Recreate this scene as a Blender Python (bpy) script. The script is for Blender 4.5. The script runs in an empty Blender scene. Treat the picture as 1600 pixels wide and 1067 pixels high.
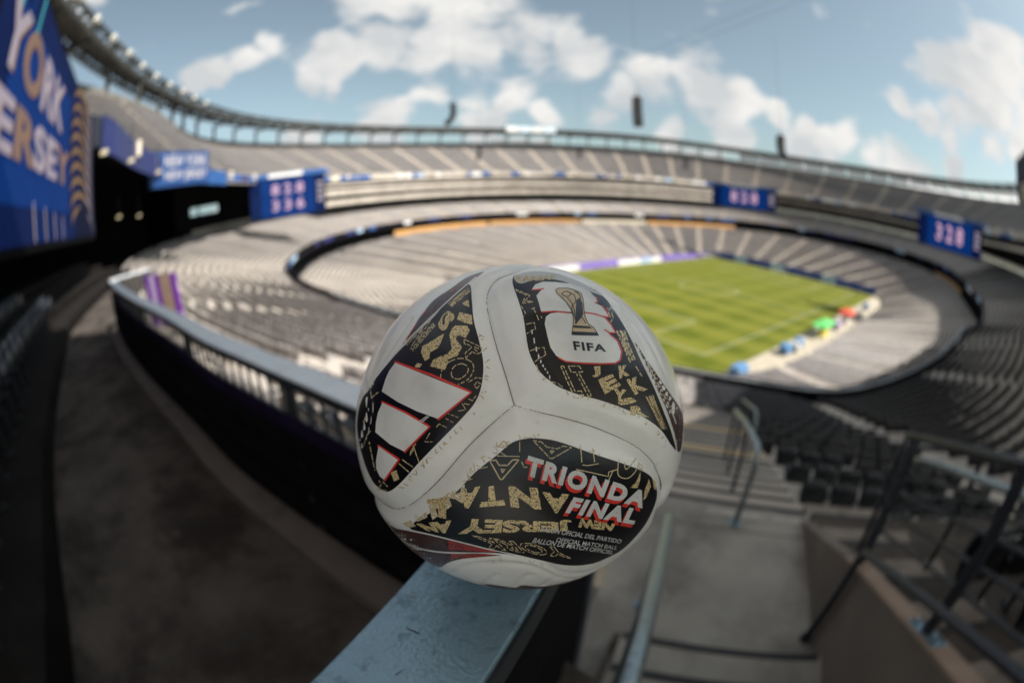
import bpy, bmesh, math, random
import numpy as np
from mathutils import Vector, Matrix, kdtree, noise

random.seed(7); rng = np.random.default_rng(7)
PI = math.pi; D = PI / 180
SC = bpy.context.scene
COL = SC.collection

# ------------------------------------------------------------------ camera
EYE = 27.5
PITCH, ROLL = 19 * D, -0.7 * D
cam_d = bpy.data.cameras.new('camera')
cam = bpy.data.objects.new('camera', cam_d); COL.objects.link(cam); SC.camera = cam
cam.location = (0, 0, EYE)
cam.rotation_mode = 'QUATERNION'
cam.rotation_quaternion = (Matrix.Rotation(PI / 2 - PITCH, 3, 'X') @ Matrix.Rotation(ROLL, 3, 'Z')).to_quaternion()
cam_d.type = 'PANO'
cam_d.panorama_type = 'FISHEYE_EQUISOLID'
cam_d.sensor_width = 36; cam_d.sensor_height = 24
cam_d.fisheye_lens = 16.2; cam_d.fisheye_fov = PI
cam_d.lens = 16.2
cam_d.clip_start = 0.01; cam_d.clip_end = 6000
cam_d.dof.use_dof = True
cam_d.dof.focus_distance = 0.225
cam_d.dof.aperture_fstop = 4.2

# ------------------------------------------------------------------ light
SUN_AZ, SUN_EL = -24 * D, 42 * D          # azimuth measured from +x towards +y
sun_dir = Vector((math.cos(SUN_EL) * math.cos(SUN_AZ), math.cos(SUN_EL) * math.sin(SUN_AZ), math.sin(SUN_EL)))
sd = bpy.data.lights.new('sun', 'SUN'); sd.energy = 4.5; sd.angle = 0.5 * D; sd.color = (1.0, 0.945, 0.86)
sun = bpy.data.objects.new('sun', sd); COL.objects.link(sun)
sun.rotation_euler = sun_dir.to_track_quat('Z', 'Y').to_euler()
SC.view_settings.view_transform = 'Standard'; SC.view_settings.look = 'None'
SC.view_settings.exposure = 0.92; SC.view_settings.gamma = 1.0
SC.view_settings.use_curve_mapping = False
SC.cycles.max_bounces = 6; SC.cycles.diffuse_bounces = 3; SC.cycles.glossy_bounces = 3
SC.cycles.use_denoising = True


def N(nt, t, **kw):
    n = nt.nodes.new(t)
    for k, v in kw.items():
        if k.startswith('_'): setattr(n, k[1:], v)
        else: n.inputs[k.replace('__', ' ')].default_value = v
    return n


def make_world():
    w = bpy.data.worlds.new('World'); SC.world = w; w.use_nodes = True
    nt = w.node_tree; nt.nodes.clear(); L = nt.links.new
    out = N(nt, 'ShaderNodeOutputWorld'); bg = N(nt, 'ShaderNodeBackground'); bg.inputs['Strength'].default_value = 0.074
    sky = N(nt, 'ShaderNodeTexSky'); sky.sky_type = 'NISHITA'; sky.sun_disc = False
    sky.sun_elevation = SUN_EL; sky.sun_rotation = PI / 2 - SUN_AZ
    sky.air_density = 1.0; sky.dust_density = 1.5; sky.ozone_density = 1.0
    hs = N(nt, 'ShaderNodeHueSaturation'); hs.inputs['Saturation'].default_value = 0.62
    L(sky.outputs[0], hs.inputs['Color'])
    tint = N(nt, 'ShaderNodeMix', _data_type='RGBA', _blend_type='MULTIPLY'); tint.inputs[0].default_value = 1
    L(hs.outputs[0], tint.inputs[6]); tint.inputs[7].default_value = (0.85, 0.97, 0.93, 1)
    tc = N(nt, 'ShaderNodeTexCoord')
    nrm = N(nt, 'ShaderNodeVectorMath', _operation='NORMALIZE'); L(tc.outputs['Generated'], nrm.inputs[0])
    # cumulus: a billow noise, gathered round the directions where the clouds stand, plus added ones out of view
    warp = N(nt, 'ShaderNodeTexNoise', _noise_dimensions='3D'); warp.inputs['Scale'].default_value = 5; warp.inputs['Detail'].default_value = 2
    L(nrm.outputs[0], warp.inputs['Vector'])
    wv = N(nt, 'ShaderNodeVectorMath', _operation='MULTIPLY_ADD'); L(warp.outputs['Color'], wv.inputs[0]); wv.inputs[1].default_value = (0.10,) * 3; L(nrm.outputs[0], wv.inputs[2])
    st = N(nt, 'ShaderNodeVectorMath', _operation='MULTIPLY'); L(wv.outputs[0], st.inputs[0]); st.inputs[1].default_value = (1, 1, 1.7)
    n1 = N(nt, 'ShaderNodeTexNoise', _noise_dimensions='3D'); L(st.outputs[0], n1.inputs['Vector'])
    n1.inputs['Scale'].default_value = 7.5; n1.inputs['Detail'].default_value = 9; n1.inputs['Roughness'].default_value = 0.52
    CL = [  # azimuth (deg right of the view), elevation, angular radius, weight
        (-21, 18, 3.6, .9), (-16, 19.5, 4.6, 1), (-10, 18.5, 5.4, 1), (-4, 18.5, 5.6, 1), (2, 19, 5, 1), (7.5, 17.8, 3.6, 1), (-6, 24, 8, 1), (-15, 27, 8, .9), (0, 12.8, 3.4, .9), (-4, 12, 3, .8),
        (-36.5, 17.2, 2.6, .95), (-33.5, 19, 2.3, .95), (-31, 20.6, 2.0, .95), (-39, 15.8, 2.2, .8), (-25.5, 14, 2.3, .95), (-22.5, 14.3, 1.8, .8),
        (14, 11.3, 2.6, .85), (18, 13, 3.4, .95), (23, 13.8, 3.8, 1), (28, 12.2, 3.4, .95), (33, 11, 2.4, .85), (37, 10.2, 1.6, .8),
        (58, 19.5, 4.0, 1), (62, 17, 5, 1), (66, 21, 6, 1), (70, 15, 6, 1), (50, 14.5, 2.2, .9), (53.5, 13.4, 2.0, .9), (56.5, 11.6, 1.8, .8), (62, 11, 2.4, .7),
        (35, 7.5, 3, .85), (40, 7, 3, .85), (46, 6.2, 3, .8), (52, 5, 2.6, .8), (57, 8.2, 2, .8), (5, 9.2, 2, .9), (12, 9.5, 2.2, .7), (28, 8, 3, .8), (-26, 8.5, 2.6, .7), (-2, 8, 2.6, .9), (20, 8.3, 2.4, .9), (43, 9.5, 2, .8), (49, 7.5, 2.6, .85), (-15, 8, 3, .85), (-9, 13.5, 2.6, .85), (58, 14, 3, .9),
        (-60, 32, 9, .9), (-100, 25, 15, .9), (110, 22, 16, .9), (150, 30, 16, .9), (-150, 20, 16, .9), (20, 47, 10, .9), (-50, 60, 14, .9), (80, 55, 14, .9), (180, 60, 14, .9), (100, 40, 11, .9),
        (-90, 50, 16, .9), (-140, 45, 16, .9), (-110, 8, 14, .8), (-170, 6, 12, .8), (0, 72, 14, .9), (-30, 44, 12, .8), (140, 55, 14, .8), (170, 20, 14, .8), (-120, 75, 14, .8), (60, 80, 12, .8), (45, 40, 11, .8)]  # unseen clouds overhead and behind, added to brighten the ball
    acc = None
    for az, el, rr, wt in CL:
        c = (math.cos(el * D) * math.sin(az * D), math.cos(el * D) * math.cos(az * D), math.sin(el * D))
        dt = N(nt, 'ShaderNodeVectorMath', _operation='DISTANCE'); L(wv.outputs[0], dt.inputs[0])
        dt.inputs[1].default_value = tuple(v + 0.05 for v in c)
        mr = N(nt, 'ShaderNodeMapRange', _interpolation_type='SMOOTHSTEP'); L(dt.outputs['Value'], mr.inputs['Value'])
        mr.inputs['From Min'].default_value = 0; mr.inputs['From Max'].default_value = rr * D * 1.85
        mr.inputs['To Min'].default_value = wt; mr.inputs['To Max'].default_value = 0
        if acc is None: acc = mr.outputs[0]
        else:
            m = N(nt, 'ShaderNodeMath', _operation='MAXIMUM'); L(acc, m.inputs[0]); L(mr.outputs[0], m.inputs[1]); acc = m.outputs[0]
    s = N(nt, 'ShaderNodeMath', _operation='MULTIPLY_ADD'); L(acc, s.inputs[0]); s.inputs[1].default_value = 0.42; L(n1.outputs['Fac'], s.inputs[2])
    cm = N(nt, 'ShaderNodeMapRange', _interpolation_type='SMOOTHSTEP'); L(s.outputs[0], cm.inputs['Value'])
    cm.inputs['From Min'].default_value = 0.62; cm.inputs['From Max'].default_value = 0.84
    # body: brighter where thick on the sunny side, greyer in the folds
    n2 = N(nt, 'ShaderNodeTexNoise', _noise_dimensions='3D'); n2.inputs['Scale'].default_value = 6; n2.inputs['Detail'].default_value = 6
    L(st.outputs[0], n2.inputs['Vector'])
    cr = N(nt, 'ShaderNodeValToRGB'); L(n2.outputs['Fac'], cr.inputs[0])
    cr.color_ramp.elements[0].position = 0.40; cr.color_ramp.elements[0].color = (4.6, 4.75, 4.85, 1)
    cr.color_ramp.elements[1].position = 0.62; cr.color_ramp.elements[1].color = (6.5, 6.4, 6.2, 1)
    mx = N(nt, 'ShaderNodeMix', _data_type='RGBA'); L(cm.outputs[0], mx.inputs[0]); L(tint.outputs[2], mx.inputs[6]); L(cr.outputs[0], mx.inputs[7])
    L(mx.outputs[2], bg.inputs['Color']); L(bg.outputs[0], out.inputs['Surface'])


make_world()

# ------------------------------------------------------------------ materials
MATS = {}


def mat(name, col, rough=0.6, metal=0.0, var=0.12, scale=2.0, bump=0.0, bscale=60, coat=0.0, spec=0.5, emit=None, estr=0, dirt=None, dscale=0.6, dthr=(0.5, 0.7)):
    if name in MATS: return MATS[name]
    m = bpy.data.materials.new(name); m.use_nodes = True; nt = m.node_tree; L = nt.links.new
    b = nt.nodes['Principled BSDF']
    b.inputs['Roughness'].default_value = rough; b.inputs['Metallic'].default_value = metal
    b.inputs['Coat Weight'].default_value = coat; b.inputs['Specular IOR Level'].default_value = spec
    tc = N(nt, 'ShaderNodeTexCoord')
    n = N(nt, 'ShaderNodeTexNoise'); n.inputs['Scale'].default_value = scale; n.inputs['Detail'].default_value = 7; n.inputs['Roughness'].default_value = .6
    L(tc.outputs['Object'], n.inputs['Vector'])
    r = N(nt, 'ShaderNodeValToRGB'); L(n.outputs['Fac'], r.inputs[0])
    r.color_ramp.elements[0].position = 0.3; r.color_ramp.elements[1].position = 0.7
    r.color_ramp.elements[0].color = tuple(c * (1 - var) for c in col) + (1,)
    r.color_ramp.elements[1].color = tuple(min(1, c * (1 + var)) for c in col) + (1,)
    src = r.outputs[0]
    if dirt:
        n3 = N(nt, 'ShaderNodeTexNoise'); n3.inputs['Scale'].default_value = dscale; n3.inputs['Detail'].default_value = 9; n3.inputs['Roughness'].default_value = .68
        L(tc.outputs['Object'], n3.inputs['Vector'])
        mr = N(nt, 'ShaderNodeMapRange', _interpolation_type='SMOOTHSTEP'); L(n3.outputs['Fac'], mr.inputs[0])
        mr.inputs['From Min'].default_value = dthr[0]; mr.inputs['From Max'].default_value = dthr[1]
        mx = N(nt, 'ShaderNodeMix', _data_type='RGBA'); L(mr.outputs[0], mx.inputs[0]); L(src, mx.inputs[6]); mx.inputs[7].default_value = tuple(dirt) + (1,)
        src = mx.outputs[2]
    L(src, b.inputs['Base Color'])
    if bump:
        n2 = N(nt, 'ShaderNodeTexNoise'); n2.inputs['Scale'].default_value = bscale; n2.inputs['Detail'].default_value = 5
        L(tc.outputs['Object'], n2.inputs['Vector'])
        bp = N(nt, 'ShaderNodeBump'); bp.inputs['Strength'].default_value = bump; bp.inputs['Distance'].default_value = 0.01
        L(n2.outputs['Fac'], bp.inputs['Height']); L(bp.outputs[0], b.inputs['Normal'])
    if emit:
        b.inputs['Emission Color'].default_value = tuple(emit) + (1,); b.inputs['Emission Strength'].default_value = estr
    MATS[name] = m
    return m


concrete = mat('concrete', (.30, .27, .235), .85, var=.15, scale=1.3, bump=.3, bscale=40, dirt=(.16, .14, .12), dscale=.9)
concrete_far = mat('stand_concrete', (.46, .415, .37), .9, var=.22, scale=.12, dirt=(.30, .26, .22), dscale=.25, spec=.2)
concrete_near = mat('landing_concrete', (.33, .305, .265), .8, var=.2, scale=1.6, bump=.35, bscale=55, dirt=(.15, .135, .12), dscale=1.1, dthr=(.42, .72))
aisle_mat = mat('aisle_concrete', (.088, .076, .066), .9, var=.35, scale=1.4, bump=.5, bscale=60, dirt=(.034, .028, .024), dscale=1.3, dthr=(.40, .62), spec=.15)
nosing = mat('nosing_rubber', (.025, .025, .027), .7, var=.2, scale=20)
stair_concrete = mat('stair_concrete', (.44, .385, .33), .85, var=.15, scale=.8)
steel_blue = mat('galvanised_plate', (.26, .40, .50), .42, metal=.55, var=.16, scale=9, bump=.25, bscale=260, dirt=(.15, .23, .29), dscale=60, dthr=(.50, .72))
steel_dark = mat('dark_steel', (.045, .05, .058), .45, metal=.6, var=.2, scale=12)
pipe_steel = mat('galvanised_pipe', (.30, .36, .38), .36, metal=.75, var=.15, scale=25, dirt=(.16, .18, .18), dscale=30)
pipe_dark = mat('painted_pipe', (.04, .045, .055), .4, metal=.3, var=.2, scale=14)
cap_mat = mat('cap_plate', (.72, .76, .80), .5, metal=.15, var=.1, scale=6, bump=.15, bscale=120)
black = mat('black_panel', (.006, .0055, .008), .95, var=.3, scale=5, spec=.08)
purple_black = mat('purple_banner', (.016, .009, .034), .9, var=.3, scale=3, spec=.1)
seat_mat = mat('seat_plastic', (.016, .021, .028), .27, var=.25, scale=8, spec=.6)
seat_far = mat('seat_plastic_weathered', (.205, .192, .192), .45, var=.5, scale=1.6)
seat_shade = mat('seat_plastic_shade_tone', (.022, .023, .027), .4, var=.4, scale=2, spec=.35)  # dark copy of the grey seats, the stand's shade put into the colour
white_steel = mat('white_steel', (.55, .55, .53), .5, var=.1, scale=1)
roof_steel = mat('roof_steel', (.055, .058, .055), .55, metal=.3, var=.4, scale=.8)
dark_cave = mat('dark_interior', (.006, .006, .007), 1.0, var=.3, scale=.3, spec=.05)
orange_m = mat('lounge_glow_orange', (.48, .26, .09), .6, var=.2, scale=.4)  # orange of the lounge lights put into the wall's colour
cream = mat('cream_panel', (.62, .55, .44), .7, var=.12, scale=.5)
blue_m = mat('blue_board', (.015, .09, .30), .5, var=.15, scale=.7)
navy_m = mat('navy_board', (.012, .022, .13), .5, var=.25, scale=.4)
purple_m = mat('purple_board', (.20, .14, .50), .5, var=.35, scale=.5)
ltblue_m = mat('light_blue_board', (.35, .50, .66), .5, var=.2, scale=.5)
white_m = mat('white_board', (.72, .72, .72), .5, var=.08, scale=.5)
panel_white = bpy.data.materials.new('translucent_panel'); panel_white.use_nodes = True
_n = panel_white.node_tree; _b = _n.nodes['Principled BSDF']; _b.inputs['Base Color'].default_value = (.75, .77, .8, 1); _b.inputs['Roughness'].default_value = .7
_t = _n.nodes.new('ShaderNodeBsdfTranslucent'); _t.inputs[0].default_value = (.8, .82, .85, 1); _m = _n.nodes.new('ShaderNodeMixShader'); _m.inputs[0].default_value = .65
_n.links.new(_b.outputs[0], _m.inputs[1]); _n.links.new(_t.outputs[0], _m.inputs[2]); _n.links.new(_m.outputs[0], _n.nodes['Material Output'].inputs[0])
speaker_m = mat('speaker_black', (.010, .010, .011), .55, var=.2, scale=3)
yellow_m = mat('yellow_nosing', (.55, .33, .06), .7, var=.2, scale=6)
led_navy = mat('screen_navy', (.002, .006, .025), .9, spec=.08, var=.5, scale=.35, emit=(.002, .012, .085), estr=.3)
led_deep = mat('screen_dark', (.002, .003, .008), .9, spec=.08, var=.4, scale=.3, emit=(.002, .005, .022), estr=.5)
led_blue = mat('screen_blue', (.002, .01, .045), .9, spec=.08, var=.5, scale=.4, emit=(.002, .040, .22), estr=.32)
led_white = mat('screen_white', (.1, .1, .1), .9, spec=.1, emit=(.62, .50, .60), estr=.26)
led_brown = mat('screen_gold', (.1, .07, .03), .9, spec=.1, emit=(.26, .14, .07), estr=.30)
led_teal = mat('screen_teal', (.02, .1, .1), .9, spec=.1, emit=(.06, .34, .42), estr=.4)
led_pink = mat('screen_pink', (.1, .08, .1), .9, spec=.1, emit=(.72, .44, .60), estr=.42)
sign_lit = mat('lit_sign', (.1, .1, .1), .4, emit=(.30, .42, .42), estr=.7)
lamp_m = mat('lamp_glow', (.1, .1, .1), .4, emit=(.9, .75, .45), estr=.5)

# ------------------------------------------------------------------ helpers


class MB:
    def __init__(s): s.v = []; s.f = []
    def add(s, vs, fs):
        o = len(s.v); s.v.extend([tuple(v) for v in vs]); s.f.extend([tuple(i + o for i in f) for f in fs]); return s
    def hexa(s, P):  # 8 points: bottom loop 0-3, top loop 4-7
        return s.add(P, [(3, 2, 1, 0), (4, 5, 6, 7), (0, 1, 5, 4), (1, 2, 6, 5), (2, 3, 7, 6), (3, 0, 4, 7)])
    def box(s, c, sz, rz=0, M=None):
        P = []
        for z in (-.5, .5):
            for x, y in ((-.5, -.5), (.5, -.5), (.5, .5), (-.5, .5)):
                p = Vector((x * sz[0], y * sz[1], z * sz[2]))
                if M is not None: p = M @ p
                elif rz: p = Matrix.Rotation(rz, 3, 'Z') @ p
                P.append(p + Vector(c))
        return s.hexa(P)
    def bar(s, a, b, w, h):
        a = Vector(a); b = Vector(b); d = (b - a)
        if d.length < 1e-6: return s
        d.normalize(); up = Vector((0, 0, 1)) if abs(d.z) < .95 else Vector((1, 0, 0))
        sx = d.cross(up).normalized() * w / 2; sy = sx.cross(d).normalized() * h / 2
        return s.hexa([a - sx - sy, a + sx - sy, a + sx + sy, a - sx + sy, b - sx - sy, b + sx - sy, b + sx + sy, b - sx + sy])
    def tube(s, pts, r, n=8, caps=True):
        pts = [Vector(p) for p in pts]; rings = []; o = len(s.v)
        ref = None
        for i, p in enumerate(pts):
            t = (pts[min(i + 1, len(pts) - 1)] - pts[max(i - 1, 0)]).normalized()
            if ref is None:
                ref = Vector((0, 0, 1)) if abs(t.z) < .9 else Vector((1, 0, 0))
            x = t.cross(ref).normalized(); y = x.cross(t).normalized(); ref = y
            rr = r[i] if isinstance(r, (list, tuple)) else r
            s.v.extend([tuple(p + (x * math.cos(2 * PI * k / n) + y * math.sin(2 * PI * k / n)) * rr) for k in range(n)])
        for i in range(len(pts) - 1):
            for k in range(n):
                a = o + i * n + k; b = o + i * n + (k + 1) % n
                s.f.append((a, b, b + n, a + n))
        if caps:
            s.f.append(tuple(o + k for k in range(n))[::-1]); s.f.append(tuple(o + (len(pts) - 1) * n + k for k in range(n)))
        return s
    def build(s, name, m, parent=None, smooth=False, **props):
        me = bpy.data.meshes.new(name); me.from_pydata([tuple(v) for v in s.v], [], s.f); me.update()
        return link(name, me, m, parent, smooth, **props)


def link(name, me, m, parent=None, smooth=False, **props):
    o = bpy.data.objects.new(name, me); COL.objects.link(o)
    if m is not None:
        for mm in (m if isinstance(m, (list, tuple)) else [m]): me.materials.append(mm)
    if smooth: me.polygons.foreach_set('use_smooth', [True] * len(me.polygons))
    if parent:
        o.parent = parent; o.matrix_parent_inverse = Matrix.Translation(-parent.location) if parent.rotation_euler.z == 0 else (Matrix.LocRotScale(parent.location, parent.rotation_euler, None)).inverted()
    for k, v in props.items(): o[k] = v
    return o


def thing(name, label, cat, loc=(0, 0, 0), rz=0, group=None):
    o = bpy.data.objects.new(name, None); COL.objects.link(o); o.location = loc; o.rotation_euler = (0, 0, rz)
    o.empty_display_size = .1
    o['label'] = label; o['category'] = cat
    if group: o['group'] = group
    return o


def local_build(mb, name, m, parent, smooth=False, **props):
    """mesh given in the parent's own coordinates"""
    me = bpy.data.meshes.new(name); me.from_pydata([tuple(v) for v in mb.v], [], mb.f); me.update()
    o = bpy.data.objects.new(name, me); COL.objects.link(o); me.materials.append(m)
    if smooth: me.polygons.foreach_set('use_smooth', [True] * len(me.polygons))
    o.parent = parent
    for k, v in props.items(): o[k] = v
    return o


def chamfer(mb_obj, w=.004, seg=2):
    md = mb_obj.modifiers.new('edge', 'BEVEL'); md.width = w; md.segments = seg; md.limit_method = 'ANGLE'


def text_mesh(body, bold=0.0, shear=0.0, ext=0.0, space=1.0):
    cu = bpy.data.curves.new('t', 'FONT'); cu.body = body; cu.offset = bold; cu.shear = shear; cu.extrude = ext; cu.space_character = space
    cu.resolution_u = 4
    o = bpy.data.objects.new('t', cu); COL.objects.link(o)
    bpy.context.view_layer.update()
    me = bpy.data.meshes.new_from_object(o.evaluated_get(bpy.context.evaluated_depsgraph_get()))
    bpy.data.objects.remove(o); bpy.data.curves.remove(cu)
    return me


# ------------------------------------------------------------------ the bowl's plan curves (radius every 5 degrees about C)
C = np.array([62., 134.])
MF = [123.8,124.9,125.9,126.9,127.9,128.8,129.7,130.6,131.4,132.2,132.9,133.6,134.2,134.8,135.3,135.8,136.2,136.6,136.9,137.1,137.4,137.5,137.6,137.7,137.8,137.8,137.7,137.7,137.6,137.5,137.4,137.3,137.1,136.9,136.6,136.3,135.9,135.5,135.0,134.4,133.8,133.2,132.5,131.8,131.0,130.1,129.2,128.3,127.3,126.3,125.2,124.1,123.0,121.8,120.6,119.4,118.2,116.9,115.7,114.4,113.2,111.9,110.7,109.5,108.2,107.0,105.8,104.7,103.5,102.4,101.3,100.3,99.3,98.3,97.4,96.5,95.6,94.8,94.0,93.3,92.6,92.0,91.4,90.8,90.3,89.9,89.4,89.1,88.7,88.5,88.2,88.0,87.9,87.7,87.6,87.6,87.6,87.6,87.7,87.8,87.9,88.0,88.2,88.4,88.7,88.9,89.2,89.5,89.8,90.2,90.6,90.9,91.3,91.8,92.2,92.6,93.1,93.6,94.1,94.6,95.1,95.6,96.2,96.7,97.2,97.8,98.3,98.9,99.4,100.0,100.5,101.1,101.6,102.1,102.6,103.2,103.7,104.2,104.7,105.1,105.6,106.1,106.5,107.0,107.4,107.9,108.3,108.7,109.1,109.5,109.8,110.2,110.6,110.9,111.2,111.6,111.9,112.2,112.5,112.8,113.0,113.3,113.5,113.8,114.0,114.2,114.4,114.6,114.8,115.0,115.2,115.4,115.5,115.6,115.8,115.9,116.0,116.1,116.2,116.3,116.4,116.5,116.5,116.6,116.6,116.6,116.7,116.7,116.7,116.7,116.7,116.7,116.8,116.8,116.8,116.8,116.8,116.8,116.9,116.9,117.0,117.2,117.3,117.4,117.6,117.7,117.9,118.0,118.1,118.1,118.2,118.2,118.2,118.2,118.2,118.2,118.2,118.2,118.2,118.2,118.2,118.2,118.2,118.2,118.1,118.1,118.1,118.1,118.1,118.2,118.3,118.4,118.4,118.5,118.6,118.6,118.7,118.8,118.8,118.9,119.0,119.0,119.1,119.2,119.2,119.4,119.6,119.8,120.0,120.1,119.8,119.0,117.9,116.8,115.6,114.4,113.2,112.0,110.8,109.7,108.5,107.3,106.2,105.1,104.1,103.1,102.0,101.0,100.1,99.3,98.7,98.2,97.7,97.3,96.8,96.4,96.0,95.5,95.1,94.6,94.2,93.7,93.3,92.8,92.4,92.0,91.5,91.1,90.8,90.4,90.1,89.8,89.5,89.3,89.3,89.3,89.3,89.2,89.1,88.9,88.7,88.5,88.3,88.1,87.9,87.8,87.7,87.6,87.5,87.5,87.5,87.5,87.6,87.7,87.8,87.9,88.0,88.2,88.4,88.7,89.0,89.3,89.6,90.0,90.4,90.8,91.3,91.8,92.3,92.9,93.5,94.2,94.9,95.6,96.3,97.1,97.9,98.8,99.7,100.6,101.5,102.5,103.5,104.5,105.6,106.6,107.7,108.8,110.0,111.1,112.3,113.4,114.6,115.8,117.0,118.1,119.3,120.4,121.6,122.7]
UF = [135.7,136.6,137.6,138.5,139.5,140.3,141.2,142.0,142.8,143.5,144.2,144.8,145.4,146.0,146.5,146.9,147.3,147.7,148.0,148.2,148.4,148.6,148.7,148.8,148.8,148.8,148.8,148.7,148.6,148.6,148.4,148.3,148.1,147.9,147.6,147.3,146.9,146.5,146.0,145.4,144.9,144.2,143.5,142.8,142.0,141.1,140.2,139.3,138.3,137.3,136.2,135.1,134.0,132.8,131.6,130.4,129.2,127.9,126.7,125.4,124.2,122.9,121.7,120.5,119.2,118.0,116.8,115.7,114.5,113.4,112.3,111.3,110.3,109.3,108.4,107.5,106.6,105.8,105.0,104.3,103.6,103.0,102.4,101.8,101.3,100.9,100.4,100.1,99.7,99.5,99.2,99.0,98.9,98.7,98.6,98.6,98.6,98.6,98.7,98.8,98.9,99.0,99.2,99.4,99.7,99.9,100.2,100.5,100.8,101.2,101.6,101.9,102.3,102.8,103.2,103.6,104.1,104.6,105.1,105.6,106.1,106.6,107.2,107.7,108.2,108.8,109.3,109.9,110.4,111.0,111.5,112.1,112.6,113.1,113.6,114.2,114.7,115.2,115.7,116.1,116.6,117.1,117.5,118.0,118.4,118.9,119.3,119.7,120.1,120.5,120.8,121.2,121.6,121.9,122.2,122.6,122.9,123.2,123.5,123.8,124.0,124.3,124.5,124.8,125.0,125.2,125.4,125.6,125.8,126.0,126.2,126.4,126.5,126.7,126.8,126.9,127.0,127.1,127.2,127.3,127.4,127.5,127.5,127.6,127.6,127.7,127.7,127.8,127.8,127.8,127.9,127.9,127.9,128.0,128.0,128.1,128.1,128.2,128.4,128.6,128.8,129.0,129.3,129.7,130.0,130.4,130.7,131.1,131.5,131.9,132.3,132.7,133.1,133.5,134.0,134.5,135.0,135.6,136.1,136.7,137.2,137.8,138.3,138.8,139.4,139.9,140.4,140.9,141.4,141.9,142.4,143.0,144.1,145.8,148.0,150.0,152.0,154.0,156.0,158.0,160.0,157.7,155.3,153.0,149.6,146.2,144.5,144.5,144.5,145.5,143.0,140.2,137.3,134.5,131.7,128.8,126.0,123.8,121.5,119.2,117.0,115.8,114.6,113.4,112.2,111.0,110.6,110.2,109.8,109.4,109.0,108.7,108.4,108.1,107.8,107.5,107.2,106.9,106.6,106.3,106.0,105.8,105.6,105.5,105.4,105.3,105.1,104.9,104.7,104.5,104.3,104.2,104.2,104.2,104.3,104.5,104.7,104.9,105.0,105.1,105.1,105.1,105.1,105.1,105.2,105.3,105.4,105.5,105.6,105.7,105.9,106.1,106.2,106.4,106.6,106.8,107.0,107.2,107.4,107.7,107.9,108.2,108.5,108.7,109.0,109.4,109.7,110.0,110.4,110.8,111.2,111.7,112.1,112.6,113.1,113.7,114.3,114.9,115.5,116.2,116.9,117.6,118.4,119.2,120.0,120.9,121.7,122.6,123.6,124.5,125.5,126.5,127.5,128.5,129.5,130.6,131.6,132.6,133.6,134.7]  # near the camera the unseen edge is shaped to block sun and admit skylight
UB = [168.7,169.6,170.4,171.3,172.1,172.8,173.6,174.3,174.9,175.6,176.1,176.7,177.2,177.6,178.0,178.4,178.7,178.9,179.1,179.3,179.4,179.5,179.6,179.6,179.5,179.5,179.4,179.3,179.2,179.0,178.9,178.7,178.5,178.2,177.9,177.5,177.1,176.7,176.2,175.6,175.0,174.3,173.6,172.9,172.1,171.2,170.3,169.3,168.3,167.3,166.2,165.1,164.0,162.8,161.6,160.4,159.2,158.0,156.7,155.5,154.2,152.9,151.7,150.5,149.2,148.0,146.8,145.7,144.5,143.4,142.3,141.3,140.3,139.3,138.4,137.5,136.6,135.8,135.0,134.3,133.6,133.0,132.4,131.8,131.3,130.9,130.4,130.1,129.7,129.5,129.2,129.0,128.9,128.7,128.6,128.6,128.6,128.6,128.7,128.8,128.9,129.0,129.2,129.4,129.7,129.9,130.2,130.5,130.8,131.2,131.6,131.9,132.3,132.8,133.2,133.6,134.1,134.6,135.1,135.6,136.1,136.6,137.2,137.7,138.2,138.8,139.3,139.9,140.4,141.0,141.5,142.1,142.6,143.1,143.6,144.2,144.7,145.2,145.7,146.1,146.6,147.1,147.5,148.0,148.4,148.9,149.3,149.7,150.1,150.5,150.8,151.2,151.6,151.9,152.2,152.6,152.9,153.2,153.5,153.7,154.0,154.3,154.5,154.8,155.0,155.2,155.4,155.6,155.8,156.0,156.1,156.2,156.4,156.5,156.6,156.6,156.7,156.7,156.7,156.6,156.6,156.4,156.3,156.1,155.9,155.6,155.3,155.0,154.6,154.1,153.7,153.2,152.6,152.0,151.5,150.9,150.3,149.7,149.2,148.8,148.4,148.1,147.8,147.7,147.6,147.6,147.7,148.0,148.3,148.7,149.1,149.7,150.4,151.2,152.1,153.1,154.1,155.3,156.5,157.8,159.1,160.4,161.8,163.1,164.5,165.8,167.2,168.6,169.9,171.3,172.6,173.9,175.2,176.4,177.6,178.6,179.7,180.6,181.5,182.4,183.2,183.8,184.5,185.0,185.5,185.9,186.3,186.7,187.0,187.0,186.6,185.7,184.4,182.8,181.3,179.6,177.9,176.1,174.3,172.4,170.5,168.5,166.6,164.7,162.9,161.0,159.1,157.2,155.5,153.9,152.5,151.2,150.0,148.8,147.7,146.6,145.5,144.5,143.5,142.5,141.6,140.8,139.9,139.1,138.4,137.7,137.0,136.4,135.9,135.4,135.0,134.6,134.3,134.2,134.1,134.1,134.2,134.2,134.2,134.1,134.0,133.9,133.9,133.8,133.8,133.8,133.9,134.0,134.1,134.2,134.4,134.6,134.8,135.0,135.3,135.6,135.9,136.2,136.6,137.0,137.4,137.8,138.2,138.7,139.2,139.7,140.2,140.8,141.3,141.9,142.5,143.2,143.8,144.5,145.2,145.9,146.7,147.5,148.3,149.1,149.9,150.7,151.6,152.5,153.4,154.3,155.3,156.2,157.2,158.1,159.1,160.1,161.0,162.0,163.0,164.0,164.9,165.9,166.8,167.8]
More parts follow.
